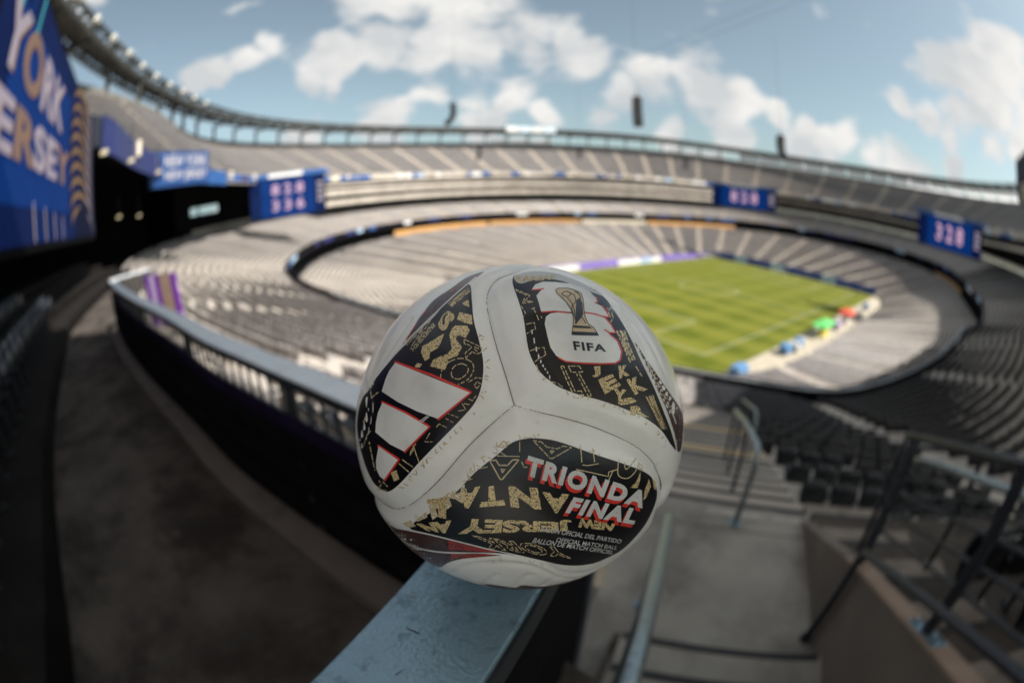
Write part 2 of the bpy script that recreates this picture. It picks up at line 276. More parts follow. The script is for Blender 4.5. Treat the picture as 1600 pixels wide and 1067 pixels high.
RIM = [166.3,167.0,167.7,168.4,169.0,169.7,170.2,170.8,171.3,171.8,172.2,172.6,172.9,173.2,173.5,173.7,173.9,174.0,174.1,174.1,174.1,174.1,174.0,173.9,173.8,173.7,173.5,173.3,173.1,172.9,172.7,172.4,172.1,171.8,171.4,171.0,170.6,170.1,169.6,169.0,168.3,167.6,166.9,166.1,165.3,164.4,163.5,162.5,161.5,160.4,159.3,158.2,157.1,155.9,154.7,153.5,152.3,151.0,149.8,148.5,147.2,146.0,144.7,143.5,142.3,141.0,139.9,138.7,137.5,136.4,135.3,134.3,133.3,132.3,131.4,130.5,129.6,128.8,128.0,127.3,126.6,126.0,125.4,124.8,124.3,123.9,123.4,123.1,122.7,122.5,122.2,122.0,121.9,121.7,121.6,121.6,121.6,121.6,121.7,121.8,121.9,122.0,122.2,122.4,122.7,122.9,123.2,123.5,123.8,124.2,124.6,124.9,125.3,125.8,126.2,126.6,127.1,127.6,128.1,128.6,129.1,129.6,130.2,130.7,131.2,131.8,132.3,132.9,133.4,134.0,134.5,135.1,135.6,136.1,136.6,137.2,137.7,138.2,138.7,139.1,139.6,140.1,140.5,141.0,141.4,141.9,142.3,142.7,143.1,143.5,143.8,144.2,144.6,144.9,145.2,145.6,145.9,146.2,146.5,146.7,147.0,147.3,147.5,147.8,148.0,148.2,148.4,148.6,148.8,148.9,149.1,149.2,149.4,149.5,149.6,149.7,149.8,149.9,149.9,150.0,150.0,150.0,150.0,150.0,150.0,150.0,149.9,149.9,149.8,149.8,149.7,149.6,149.5,149.5,149.4,149.3,149.2,149.2,149.2,149.2,149.3,149.4,149.5,149.6,149.8,150.0,150.2,150.3,150.5,150.7,150.9,151.1,151.3,151.6,151.9,152.2,152.6,153.0,153.4,153.8,154.3,154.8,155.4,155.9,156.5,157.1,157.7,158.4,159.2,160.0,160.8,161.6,162.4,163.3,164.1,164.9,165.7,166.6,167.4,168.2,168.9,169.7,170.4,171.1,171.8,172.4,173.1,173.9,174.5,174.9,175.0,174.5,173.6,172.6,171.5,170.4,169.2,168.0,166.7,165.3,163.9,162.5,161.1,159.7,158.2,156.7,155.2,153.7,152.3,150.9,149.8,148.7,147.6,146.6,145.6,144.5,143.5,142.5,141.5,140.5,139.5,138.5,137.6,136.7,135.8,135.0,134.2,133.5,132.8,132.2,131.6,131.1,130.7,130.4,130.2,130.1,130.1,130.0,129.9,129.8,129.7,129.6,129.5,129.5,129.5,129.5,129.7,129.8,130.0,130.2,130.5,130.8,131.1,131.5,131.9,132.3,132.7,133.2,133.7,134.2,134.8,135.3,135.9,136.5,137.2,137.8,138.5,139.1,139.8,140.5,141.3,142.0,142.8,143.5,144.3,145.1,145.9,146.7,147.6,148.4,149.2,150.1,150.9,151.8,152.7,153.6,154.4,155.3,156.2,157.1,158.0,158.9,159.7,160.6,161.4,162.3,163.1,163.9,164.7,165.5]


def loop(tab):
    t = np.array(tab + tab[:1]); a = np.arange(0, 361, 1.)
    def f(th):  # degrees
        th = np.asarray(th, float) % 360
        return np.interp(th, a, t)
    return f


mf = loop(MF); uf = loop(UF); ub = loop(UB); rim = loop(RIM)


def lf(th):  # inner edge of the lower stand: a rounded rectangle round the pitch
    th = np.asarray(th, float) * D
    cx, cy = 60.5 + 2.3 * math.sin(32 * D) - C[0], 128 - 2.3 * math.cos(32 * D) - C[1]
    dx, dy = np.cos(th), np.sin(th)
    lo = np.zeros_like(th); hi = np.full_like(th, 120.)
    ca, sa = math.cos(32 * D), math.sin(32 * D)
    for _ in range(30):
        md = (lo + hi) / 2; x = dx * md - cx; y = dy * md - cy
        u = abs(x * ca + y * sa) / 68.; v = abs(-x * sa + y * ca) / 47.
        ins = u ** 6 + v ** 6 < 1
        lo = np.where(ins, md, lo); hi = np.where(ins, hi, md)
    return lo


def pt(th, r, z): return (C[0] + r * math.cos(th * D), C[1] + r * math.sin(th * D), z)


def sweep(profile, t0, t1, dt=1.5):
    """profile: list of (radius function or array fn, z). returns MB"""
    n = int(round((t1 - t0) / dt)); th = np.linspace(t0, t1, n + 1); m = MB(); k = len(profile)
    R = [f(th) for f, z in profile]
    for i in range(n + 1):
        for j in range(k): m.v.append(pt(th[i], R[j][i], profile[j][1]))
    for i in range(n):
        for j in range(k - 1):
            a = i * k + j; m.f.append((a, a + k, a + k + 1, a + 1))
    return m


def off(f, d): return lambda th: f(th) + d


def mix(f, g, s, d=0.): return lambda th: f(th) * (1 - s) + g(th) * s + d


# ------------------------------------------------------------------ ground and pitch
g = MB(); g.add([(-400, -400, -.25), (500, -400, -.25), (500, 600, -.25), (-400, 600, -.25)], [(0, 1, 2, 3)])
g.build('ground', mat('ground_bounce', (.36, .34, .31), .9), kind='structure')  # tone raised so the ground bounces light up to the ball
e1 = np.array([math.cos(32 * D), math.sin(32 * D)]); e2 = np.array([-e1[1], e1[0]]); PC = np.array([60.5, 128.])


def fp(u, v, z=0.): q = PC + e1 * u + e2 * v; return (q[0], q[1], z)


def grass_material():
    m = bpy.data.materials.new('pitch_grass'); m.use_nodes = True; nt = m.node_tree; L = nt.links.new
    b = nt.nodes['Principled BSDF']; b.inputs['Roughness'].default_value = .85; b.inputs['Specular IOR Level'].default_value = .2
    tc = N(nt, 'ShaderNodeTexCoord'); mp = N(nt, 'ShaderNodeMapping'); mp.inputs['Rotation'].default_value = (0, 0, -32 * D)
    L(tc.outputs['Object'], mp.inputs[0])
    sx = N(nt, 'ShaderNodeSeparateXYZ'); L(mp.outputs[0], sx.inputs[0])
    def stripe(o, per, nd=0.0):
        a = N(nt, 'ShaderNodeMath', _operation='MULTIPLY'); L(o, a.inputs[0]); a.inputs[1].default_value = 2 * PI / per
        c = N(nt, 'ShaderNodeMath', _operation='SINE'); L(a.outputs[0], c.inputs[0])
        r = N(nt, 'ShaderNodeMapRange', _interpolation_type='SMOOTHSTEP'); L(c.outputs[0], r.inputs[0]); r.inputs[1].default_value = -.35; r.inputs[2].default_value = .35
        return r.outputs[0]
    s1 = stripe(sx.outputs['X'], 11); s2 = stripe(sx.outputs['Y'], 11)
    ad = N(nt, 'ShaderNodeMath', _operation='MULTIPLY_ADD'); L(s1, ad.inputs[0]); ad.inputs[1].default_value = .55
    m2 = N(nt, 'ShaderNodeMath', _operation='MULTIPLY'); L(s2, m2.inputs[0]); m2.inputs[1].default_value = .3; L(m2.outputs[0], ad.inputs[2])
    n = N(nt, 'ShaderNodeTexNoise'); n.inputs['Scale'].default_value = .35; n.inputs['Detail'].default_value = 8; L(tc.outputs['Object'], n.inputs['Vector'])
    ad2 = N(nt, 'ShaderNodeMath', _operation='MULTIPLY_ADD'); L(n.outputs['Fac'], ad2.inputs[0]); ad2.inputs[1].default_value = .7; L(ad.outputs[0], ad2.inputs[2])
    r = N(nt, 'ShaderNodeValToRGB'); L(ad2.outputs[0], r.inputs[0])
    r.color_ramp.elements[0].position = .38; r.color_ramp.elements[0].color = (.078, .098, .004, 1)
    r.color_ramp.elements[1].position = 1.0; r.color_ramp.elements[1].color = (.150, .156, .018, 1)
    L(r.outputs[0], b.inputs['Base Color'])
    return m


grass = grass_material()
ap = MB()
th = np.arange(0, 360, 3.)
ring_o = lf(th)
ap.v = [pt(t, r + .6, -.02) for t, r in zip(th, ring_o)] ; ap.f = [tuple(range(len(th)))]
ap.build('pitchside_apron', mat('apron', (.42, .37, .29), .9, var=.15, scale=.3), kind='structure')
pg = MB(); pg.add([fp(-62.8, -41, .004), fp(62.8, -41, .004), fp(62.8, 41, .004), fp(-62.8, 41, .004)], [(0, 1, 2, 3)])
pg.build('pitch', grass, kind='structure')
ln = MB(); lw = .09


def line(u0, v0, u1, v1, z=.008):
    a = np.array([u0, v0]); b = np.array([u1, v1]); d = (b - a) / np.linalg.norm(b - a); n_ = np.array([-d[1], d[0]]) * lw
    ln.add([fp(*(a - n_), z), fp(*(b - n_), z), fp(*(b + n_), z), fp(*(a + n_), z)], [(0, 1, 2, 3)])


for u in (-52.5, 0, 52.5): line(u, -34, u, 34)
for v in (-34, 34): line(-52.5, v, 52.5, v, .0085)
for s in (-1, 1):
    for hw, dp in ((20.15, 16.5), (9.16, 5.5)):
        line(s * 52.5, -hw, s * (52.5 - dp), -hw, .009); line(s * 52.5, hw, s * (52.5 - dp), hw, .009); line(s * (52.5 - dp), -hw, s * (52.5 - dp), hw, .0095)
for i in range(48):
    a, b = 2 * PI * i / 48, 2 * PI * (i + 1) / 48
    line(9.15 * math.cos(a), 9.15 * math.sin(a), 9.15 * math.cos(b), 9.15 * math.sin(b), .0105)
ln.build('pitch_lines', mat('line_paint', (.50, .50, .40), .8), kind='structure')
for s, lab in ((1, 'white goal in front of the blue boards at the far right end of the pitch'), (-1, 'white goal at the left end of the pitch, hidden behind the ball')):
    c = fp(s * 52.6, 0); t = thing('goal', lab, 'goal', c)
    f = MB(); P = lambda u, v, z: fp(s * 52.6 + s * u, v, z)
    f.tube([P(0, -3.66, 0), P(0, -3.66, 2.44), P(0, 3.66, 2.44), P(0, 3.66, 0)], .07, 6)
    f.build('goal_frame', white_m, t)
    nm = MB()
    for k in range(13):
        v = -3.66 + .61 * k; nm.bar(P(0, v, 2.44), P(1.0, v, 2.3), .02, .02); nm.bar(P(1.0, v, 2.3), P(2.2, v, 0), .02, .02)
    for k in range(5): nm.bar(P(1 + .3 * k, -3.66, 2.3 - .57 * k), P(1 + .3 * k, 3.66, 2.3 - .57 * k), .02, .02)
    nm.build('net', white_m, t)

# ------------------------------------------------------------------ stadium stands
stadium = thing('stadium', 'open oval football stadium with three seating decks and slim roof ring', 'stadium', (C[0], C[1], 0))
T0, T1 = 0, 360


def rows_profile(fa, fb, za, zb, n):
    P = [(fa, za - 1.0), (fa, za)]
    for i in range(n):
        s1 = (i + 1) / n; z = za + (zb - za) * i / n; z2 = za + (zb - za) * (i + 1) / n
        P.append((mix(fa, fb, s1), z)); P.append((mix(fa, fb, s1), z2))
    return P


NL, NM, NU = 31, 20, 32
mb_ = off(mf, 25.0)      # back of the middle stand
LZ0, LZ1 = 1.2, 10.8
MZ0, MZ1 = 15.5, 24.05
UZ0, UZ1 = 35.2, 52.0
lower_back = off(mf, -.2)
sweep(rows_profile(lf, lower_back, LZ0, LZ1, NL), T0, T1, 2).build('lower_terrace', concrete_far, stadium)
# the middle stand: the block at the camera is built apart, in steps that leave room for the stairwell
mid_prof = rows_profile(mf, mb_, MZ0, MZ1, NM)
sweep(mid_prof, 0, 360, 2).build('middle_terrace', concrete_far, stadium)
sweep(rows_profile(uf, ub, UZ0, UZ1, NU), T0, T1, 2).build('upper_terrace', concrete_far, stadium)
# fronts
sweep([(off(mf, -.25), 14.3), (off(mf, -.25), 16.55), (off(mf, .0), 16.55), (off(mf, .0), 14.3), (off(mf, -.25), 14.3)], 0, 360, 2).build('middle_front_wall', black, stadium)
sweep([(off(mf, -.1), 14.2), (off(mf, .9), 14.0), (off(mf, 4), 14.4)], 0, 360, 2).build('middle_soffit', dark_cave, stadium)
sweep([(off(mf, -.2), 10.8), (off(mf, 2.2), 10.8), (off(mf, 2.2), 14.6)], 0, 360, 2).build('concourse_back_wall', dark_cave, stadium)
sweep([(off(uf, -.3), 34.0), (off(uf, -.3), 36.2), (off(uf, .05), 36.2), (off(uf, .05), 34.0), (off(uf, -.3), 34.0)], -60, 222, 2).build('upper_front_wall', concrete_far, stadium)
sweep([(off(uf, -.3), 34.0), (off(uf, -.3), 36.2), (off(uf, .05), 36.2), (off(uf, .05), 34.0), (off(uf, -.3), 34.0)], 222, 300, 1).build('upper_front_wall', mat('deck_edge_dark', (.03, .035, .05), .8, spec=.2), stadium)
sweep([(off(uf, -.2), 34.0), (mix(uf, ub, .9), 44.0), (off(ub, 4), 47)], 100, 241, 1).build('upper_soffit', dark_cave, stadium)  # visible stretch of soffit, its shade put in as near-black colour
sweep([(off(uf, -.2), 34.0), (mix(uf, ub, .9), 44.0), (off(ub, 4), 47)], 241, 460, 1).build('upper_soffit', mat('soffit_bounce', (.80, .78, .74), .9, var=.05, scale=.3), stadium)  # unseen stretch of the same soffit, whitened to bounce light onto the ball
sweep([(off(ub, -.2), 51.6), (off(ub, -.2), 53.2), (off(ub, .4), 53.2), (off(ub, .4), 44.)], 0, 360, 2).build('upper_back_wall', mat('upper_wall', (.17, .16, .14), .8, var=.3, scale=.4), stadium)
# the wall behind the middle stand and the suites
sweep([(off(mf, 25.2), 24.0), (off(mf, 25.2), 25.2), (off(mf, 27), 25.2)], 60, 200, 2).build('suite_front', concrete_far, stadium)
sweep([(off(mf, 26.5), 25.2), (off(mf, 26.5), 35.5)], -100, 203, 2).build('suite_glass', dark_cave, stadium)
for z0, z1, o in ((25.3, 27.1, 12.6), (28.9, 30.8, 12.0), (32.0, 32.9, 11.6)):
    sweep([(off(mf, o), z0), (off(mf, o), z1), (off(mf, o + .4), z1), (off(mf, o + .4), z0)], 60, 172, 2).build('suite_fascia', concrete_far, stadium)
    sweep([(off(mf, o + .2), z0 + .02), (off(mf, 26.4), z0 + .02)], 60, 172, 2).build('suite_floor', dark_cave, stadium)
for z0, z1, o in ((25.6, 26.4, 14.0), (30.2, 31.2, 12.8)):
    sweep([(off(mf, o), z0), (off(mf, o), z1), (off(mf, o + .4), z1), (off(mf, o + .4), z0)], -70, 60, 2).build('suite_fascia', concrete_far, stadium)
# back wall of the dark concourse behind the camera's side
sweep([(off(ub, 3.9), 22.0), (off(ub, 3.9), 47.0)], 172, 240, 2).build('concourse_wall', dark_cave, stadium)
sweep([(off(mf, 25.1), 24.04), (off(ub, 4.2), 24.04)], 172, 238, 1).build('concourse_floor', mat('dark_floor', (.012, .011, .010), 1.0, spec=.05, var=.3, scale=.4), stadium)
# lounge strip under the middle stand, its orange lighting painted on the wall
for a, b, m_, o in ((58, 86, orange_m, .2), (86.5, 108, cream, .2), (108.5, 134, orange_m, .2), (134.5, 160, orange_m, .2), (-28, -2, orange_m, .5)):
    sweep([(off(mf, o), 10.9), (off(mf, o), 13.1), (off(mf, o + .3), 13.1)] if a > 0 else [(off(mf, o), 11.0), (off(mf, o), 12.2), (off(mf, o + .3), 12.2)], a, b, 2).build('lounge_front', m_, stadium)

# stair aisles as pale strips with their own treads
AISLE_STEP = 7.5
st_u, st_m, st_l = MB(), MB(), MB()


def aisle_strip(M, f0, f1, z0, z1, t, half, n):
    for i in range(n):
        s0, s1 = i / n, (i + 1) / n
        ra = f0(t) * (1 - s0) + f1(t) * s0; rb = f0(t) * (1 - s1) + f1(t) * s1
        z = z0 + (z1 - z0) * s0; dz = (z1 - z0) / n
        d = half / ra / D
        for q in (0, 1):
            r0 = ra + (rb - ra) * q / 2; r1 = ra + (rb - ra) * (q + 1) / 2; zz = z + .03 + dz * q / 2
            M.add([pt(t - d, r0, zz), pt(t + d, r0, zz), pt(t + d, r1, zz), pt(t - d, r1, zz), pt(t - d, r0, zz - dz / 2), pt(t + d, r0, zz - dz / 2)], [(0, 1, 2, 3), (4, 5, 1, 0)])


for k in range(int(360 / AISLE_STEP)):
    t = k * AISLE_STEP + 1.2
    aisle_strip(st_l, lf, lower_back, LZ0, LZ1, t, .9, NL)
    aisle_strip(st_u, uf, ub, UZ0, UZ1, t, 1.0, NU)
    if not (232 < t < 262): aisle_strip(st_m, mf, mb_, MZ0, MZ1, t, .8, NM)
for M, nm in ((st_l, 'lower_stairs'), (st_m, 'middle_stairs'), (st_u, 'upper_stairs')): M.build(nm, stair_concrete, stadium)

# sunlit cream shields at the foot of the upper stairs, blue and white boards along the upper front
for k in range(int(360 / AISLE_STEP)):
    t = k * AISLE_STEP + 1.2
    if 20 < t < 232 or t > 318 or t < 20:
        m = MB(); r = float(uf(t)); m.box(pt(t, r - .55, 35.7), (.5, 1.7, 1.5), t * D); m.build('stair_shield', cream, stadium)
pal = [blue_m, white_m, ltblue_m, blue_m, white_m, cream, blue_m]
t = 28.
while t < 205:
    w = random.choice((1.2, 2.2, 3.5)); m_ = random.choice(pal)
    if t > 160 or random.random() < .62:
        if 175 < t < 205: m_ = random.choice((blue_m, navy_m, blue_m))
        sweep([(off(uf, -.45), 34.3), (off(uf, -.45), 36.0)], t, t + w, w / 2).build('ribbon_panel', m_, stadium)
    t += w + .25
t = -40.
while t < 27:
    w = random.choice((1.5, 2.6, 3.6))
    if random.random() < .6: sweep([(off(uf, -.45), 34.0), (off(uf, -.45), 35.4)], t, t + w, w / 2).build('ribbon_panel', random.choice((blue_m, ltblue_m, navy_m, white_m)), stadium)
    t += w + .3
for t0, t1 in ((205, 214), (214.3, 222.), (222.3, 232)):
    sweep([(off(uf, -.5), 33.6), (off(uf, -.5), 36.3)], t0, t1, .5).build('ribbon_panel', navy_m if t0 > 205 else blue_m, stadium)
# boards on the middle front
t = -60.
while t < 218:
    w = random.choice((2.0, 3.0, 4.2)); m_ = random.choice((blue_m, ltblue_m, navy_m, white_m, navy_m))
    if random.random() < .55: sweep([(off(mf, -.33), 15.3), (off(mf, -.33), 16.4)], t, t + w, w / 3).build('ribbon_panel', m_, stadium)
    t += w + random.choice((.5, 2, 5))
sweep([(off(mf, -.42), 16.45), (off(mf, .1), 16.55), (off(mf, .1), 16.45)], 225, 275, 1).build('front_rail_cap', cap_mat, stadium)

# roof ring: four chords, frames and bracing
ring = MB(); WZ0, WZ1 = 58.2, 60.2


def rp(t, o, z): return pt(t, float(rim(t)) + o, z)


for o, z, r in ((-3, WZ1, .45), (3.4, WZ1, .45), (-2.6, WZ0, .5), (3, WZ0, .5)):
    for t in np.arange(0, 360, 2.): ring.bar(rp(t, o, z), rp(t + 2, o, z), r * 1.5, r * 1.5)
ring.build('ring_chord', roof_steel, stadium)
br = MB()
for i, t in enumerate(np.arange(0, 360, 2.)):
    br.bar(rp(t, -3, WZ1), rp(t, 3.4, WZ1), .3, .3); br.bar(rp(t, -2.6, WZ0), rp(t, 3, WZ0), .3, .3)
    br.bar(rp(t, -3, WZ1), rp(t, -2.6, WZ0), .3, .3); br.bar(rp(t, 3.4, WZ1), rp(t, 3, WZ0), .3, .3)
    a, b = (t, t + 2) if i % 2 else (t + 2, t)
    br.bar(rp(a, -3, WZ1), rp(b, 3.4, WZ1), .25, .25); br.bar(rp(a, -2.6, WZ0), rp(b, -3, WZ1), .25, .25); br.bar(rp(a, 3, WZ0), rp(b, 3.4, WZ1), .25, .25)
br.build('ring_bracing', roof_steel, stadium, kind='stuff')
dk = sweep([(off(rim, -2.4), 59.2), (off(rim, 2.9), 59.2)], -60, 250, 2); dk.build('ring_deck', mat('ring_grating', (.05, .047, .04), .7, var=.4, scale=.5), stadium)
for i, t in enumerate(np.arange(-62, 262, 5.)):
    c = MB(); r = float(ub(t)); rr = float(rim(t)); top = WZ0 - .1
    c.bar(pt(t, r + .1, 52.8), pt(t, r + .1, top), .7, .7)
    c.build('roof_column', roof_steel, stadium)
    c = MB(); c.bar(pt(t, r + .5, top - .5), pt(t, rr - 2, top - .2), .5, .6); c.build('roof_beam', roof_steel, stadium)
for t in np.arange(-62, 56, 5.):   # pale wind screens in the gap on the right-hand side
    f = lambda th: np.minimum(rim(th), ub(th) + .6)
    sweep([(f, 53.2), (f, 57.4)], t + .25, t + 4.75, 2.25).build('wind_screen', panel_white, stadium)
for t in (62, 67, 72, 107, 112, 117):
    sweep([(off(ub, .5), 53.2), (off(ub, .5), 56.8)], t + .2, t + 4.8, 2.3).build('wind_screen', panel_white, stadium)
for t in np.arange(192, 233, 3.4):   # floodlight housings on the near left of the ring
    m = MB(); m.box(rp(t, -3.4, 60.0), (1.0, 1.7, .8), t * D); m.build('floodlight', mat('floodlight_housing', (.62, .60, .55), .4, var=.1), stadium)

# big white board on the far rim
bs = thing('rim_signboard', 'long pale blue and white signboard standing on the far rim above the upper deck', 'signboard', pt(119, float(rim(119)) - 4, 58))
for i in range(4):
    m = sweep([(off(rim, -3.6), 58.4), (off(rim, -3.6), 61.6), (off(rim, -3.9), 61.6), (off(rim, -3.9), 58.4), (off(rim, -3.6), 58.4)], 108.2 + 3.1 * i, 111.1 + 3.1 * i, 1.45)
    m.build('sign_panel', [mat('sign_pale', (.60, .70, .80), .5, var=.15, scale=.4), white_m][i % 2], bs)

# ------------------------------------------------------------------ seats far away: one mesh per deck


def seats_mesh(name, f0, f1, z0, z1, n, t_lo, t_hi, label, skip=None, pitch=.56, m=seat_far, aisle=True, down=.10):
    V = []
    for i in range(n):
        s = (i + .55) / n; z = z0 + (z1 - z0) * i / n
        t = np.arange(t_lo, t_hi, .02); r = f0(t) * (1 - s) + f1(t) * s
        L = np.cumsum(np.r_[0, np.hypot(np.diff(r * np.cos(t * D)), np.diff(r * np.sin(t * D)))])
        tt = np.interp(np.arange(0, L[-1], pitch), L, t)
        if aisle:
            rr = np.interp(tt, t, r); ph = (tt - 1.2 + AISLE_STEP / 2) % AISLE_STEP - AISLE_STEP / 2
            tt = tt[np.abs(ph) * D * rr > 1.15]
        if skip is not None:
            rr = np.interp(tt, t, r); x = C[0] + rr * np.cos(tt * D); y = C[1] + rr * np.sin(tt * D)
            tt = tt[~skip(x, y)]
        rr = np.interp(tt, t, r)
        c, sn = np.cos(tt * D), np.sin(tt * D)
        X = C[0] + rr * c; Y = C[1] + rr * sn
        jit = rng.random(len(tt)) * .03
        w, dp = .23, .10
        def P(du, dr, dz):  # du tangential, dr radial outward
            return np.stack([X + c * dr - sn * du, Y + sn * dr + c * du, np.full_like(X, z) + dz + jit], 1)
        # back: front, top, rear ; pan
        fo = rng.random(len(tt)); pz = np.where(fo < down, .46, .78 - .10 * rng.random(len(tt))); pr = np.where(fo < down, -.26, .0)
        X = X + c * (rng.random(len(tt)) - .5) * .05; Y = Y + sn * (rng.random(len(tt)) - .5) * .05
        q = np.stack([P(-w, .12, .38), P(w, .12, .38), P(w, .20, .86), P(-w, .20, .86), P(-w, .27, .86), P(w, .27, .86), P(w, .2, .38), P(-w, .2, .38),
                      P(-w, .10, .42), P(w, .10, .42), P(w, pr, pz), P(-w, pr, pz)], 1)
        V.append(q.reshape(-1, 3))
    V = np.concatenate(V); k = len(V) // 12
    base = np.array([[0, 1, 2, 3], [3, 2, 5, 4], [4, 5, 6, 7], [8, 9, 10, 11]])
    F = (base[None] + 12 * np.arange(k)[:, None, None]).reshape(-1, 4)
    me = bpy.data.meshes.new(name); me.vertices.add(len(V)); me.vertices.foreach_set('co', V.ravel())
    me.loops.add(F.size); me.loops.foreach_set('vertex_index', F.ravel().astype(np.int32))
    me.polygons.add(len(F)); me.polygons.foreach_set('loop_start', np.arange(0, F.size, 4, dtype=np.int32)); me.polygons.foreach_set('loop_total', np.full(len(F), 4, dtype=np.int32))
    me.update(calc_edges=True)
    return link(name, me, m, None, kind='stuff', label=label, category='seats')


G2 = np.array([.42, .907]); G2 /= np.linalg.norm(G2); U2 = np.array([G2[1], -G2[0]])


def LP(u, rad, h): q = U2 * u + G2 * rad; return Vector((q[0], q[1], EYE - h))


NEARSEAT = 9.3




def stair_skip(x, y):
    u = x * U2[0] + y * U2[1]; rd = x * G2[0] + y * G2[1]
    return (np.hypot(x, y) < np.where(u < 0, 7.2, NEARSEAT)) | ((u > -.5) & (u < 1.75) & (rd < 14))


seats_mesh('lower_seats', lf, lower_back, LZ0, LZ1, NL, -62, 298, 'rows of grey seats filling the lower stand around the pitch')
seats_mesh('middle_seats', mf, mb_, MZ0, MZ1, NM, -20, 245.3, 'rows of grey seats filling the sweeping middle stand', skip=stair_skip, down=.5, m=mat('seat_plastic_sunlit_tone', (.33, .305, .295), .45, var=.5, scale=1.6))  # lighter copy of the grey seats, sunlight put into the colour
seats_mesh('middle_seats', mf, mb_, MZ0, MZ1, NM, 245.3, 340, 'rows of grey seats darkened for shade in the middle stand at the lower right', skip=stair_skip, m=seat_shade)
seats_mesh('upper_seats', uf, ub, UZ0, UZ1, NU, -45, 232, 'rows of grey seats filling the upper deck under the roof ring')

# ------------------------------------------------------------------ the place round the ball (u = along the rows, rad = towards the pitch, h = below the eye)
def lbox(M, u0, u1, r0, r1, h0, h1):
    return M.hexa([LP(u0, r0, h1), LP(u1, r0, h1), LP(u1, r1, h1), LP(u0, r1, h1), LP(u0, r0, h0), LP(u1, r0, h0), LP(u1, r1, h0), LP(u0, r1, h0)])


HL = 3.10   # landing
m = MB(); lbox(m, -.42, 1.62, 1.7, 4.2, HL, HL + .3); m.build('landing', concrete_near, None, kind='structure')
jt = mat('joint_filler', (.05, .045, .04), .9)
for (u0, u1, r0, r1) in ((-.40, 1.52, 3.72, 3.728),):
    m = MB(); lbox(m, u0, u1, r0, r1, HL - .004, HL + .01); m.build('floor_joint', jt, None, kind='structure')
m = MB(); lbox(m, .40, 1.5, 3.96, 4.06, HL - .0025, HL + .01); m.build('worn_paint', mat('worn_paint', (.40, .36, .32), .9, var=.3, scale=6), None, kind='structure')
# steps from the landing up to the cross aisle, towards the camera
steps = thing('concrete_steps', 'concrete steps with black nosings coming up from the landing beside the centre handrail', 'steps', LP(.7, 1.7, HL))
for k in range(6):
    h = HL - .2 * (k + 1); r1 = 2.06 - .43 * k; r0 = r1 - .43 if k < 5 else r1 - 2.2
    m = MB(); lbox(m, -.10, 1.53, r0 - .02, r1, h, h + .5); m.build('step', concrete_near, steps)
    n_ = MB(); lbox(n_, -.085, 1.5, r1 - .055, r1 + .006, h - .006, h + .045); n_.build('nosing', nosing, steps)
m = MB(); m.hexa([LP(-.16, 2.15, HL), LP(-.10, 2.15, HL), LP(-.10, 0, HL), LP(-.16, 0, HL), LP(-.16, 2.15, HL - .06), LP(-.10, 2.15, HL - .06), LP(-.10, 0, 1.95), LP(-.16, 0, 1.95)])
m.build('stair_kerb', aisle_mat, None, kind='structure')
# steps from the landing down through the seats
down = thing('seating_stairs', 'grey stairs with dark nosings going down between the seats beyond the landing', 'stairs', LP(.7, 4.2, HL))
for k in range(34):
    h = HL + .165 * (k + 1); r0 = 4.2 + .44 * k; r1 = r0 + .44
    m = MB(); lbox(m, -.42, 1.6, r0 - .02, r1, h, h + .4); m.build('step', stair_concrete if k != 5 else concrete, down)
    n_ = MB(); lbox(n_, -.40, 1.55, r1 - .06, r1 + .005, h - .005, h + .05); n_.build('nosing', nosing if k not in (6, 12) else yellow_m, down)
n_ = MB(); lbox(n_, -.40, 1.6, 4.14, 4.206, HL - .006, HL + .05); n_.build('nosing', nosing, down)

# right: wall of the stairwell, sloping with the seats
wl = thing('stairwell_wall', 'beige sloping concrete wall on the right side of the landing', 'wall', LP(1.6, 1.5, HL))
U0, U1 = 1.53, 1.68
m = MB()
pr = [(2.64, 2.36), (.83, 1.49), (-1.2, .52)]
for (ra, ha), (rb, hb) in zip(pr[:-1], pr[1:]):
    m.hexa([LP(U0, ra, HL + .05), LP(U1, ra, HL + .05), LP(U1, rb, HL + .05), LP(U0, rb, HL + .05), LP(U0, ra, ha), LP(U1, ra, ha), LP(U1, rb, hb), LP(U0, rb, hb)])
m.hexa([LP(U0, 2.64, HL + .05), LP(U0, 4.1, HL + .05), LP(U1, 4.1, HL + .05), LP(U1, 2.64, HL + .05), LP(U0, 2.64, 2.36), LP(U0, 2.9, 2.5), LP(U1, 2.9, 2.5), LP(U1, 2.64, 2.36)])
m.build('wall_body', mat('wall_concrete', (.155, .13, .108), .85, var=.2, scale=1.5, bump=.3, bscale=50, dirt=(.13, .10, .08), dscale=1.4), wl)
m = MB()
for (ra, ha), (rb, hb) in zip(pr[:-1], pr[1:]): m.bar(LP((U0 + U1) / 2, ra, ha - .003), LP((U0 + U1) / 2, rb, hb - .003), U1 - U0 + .012, .02)
m.build('wall_coping', mat('coping', (.34, .24, .18), .8, var=.2, scale=3), wl)

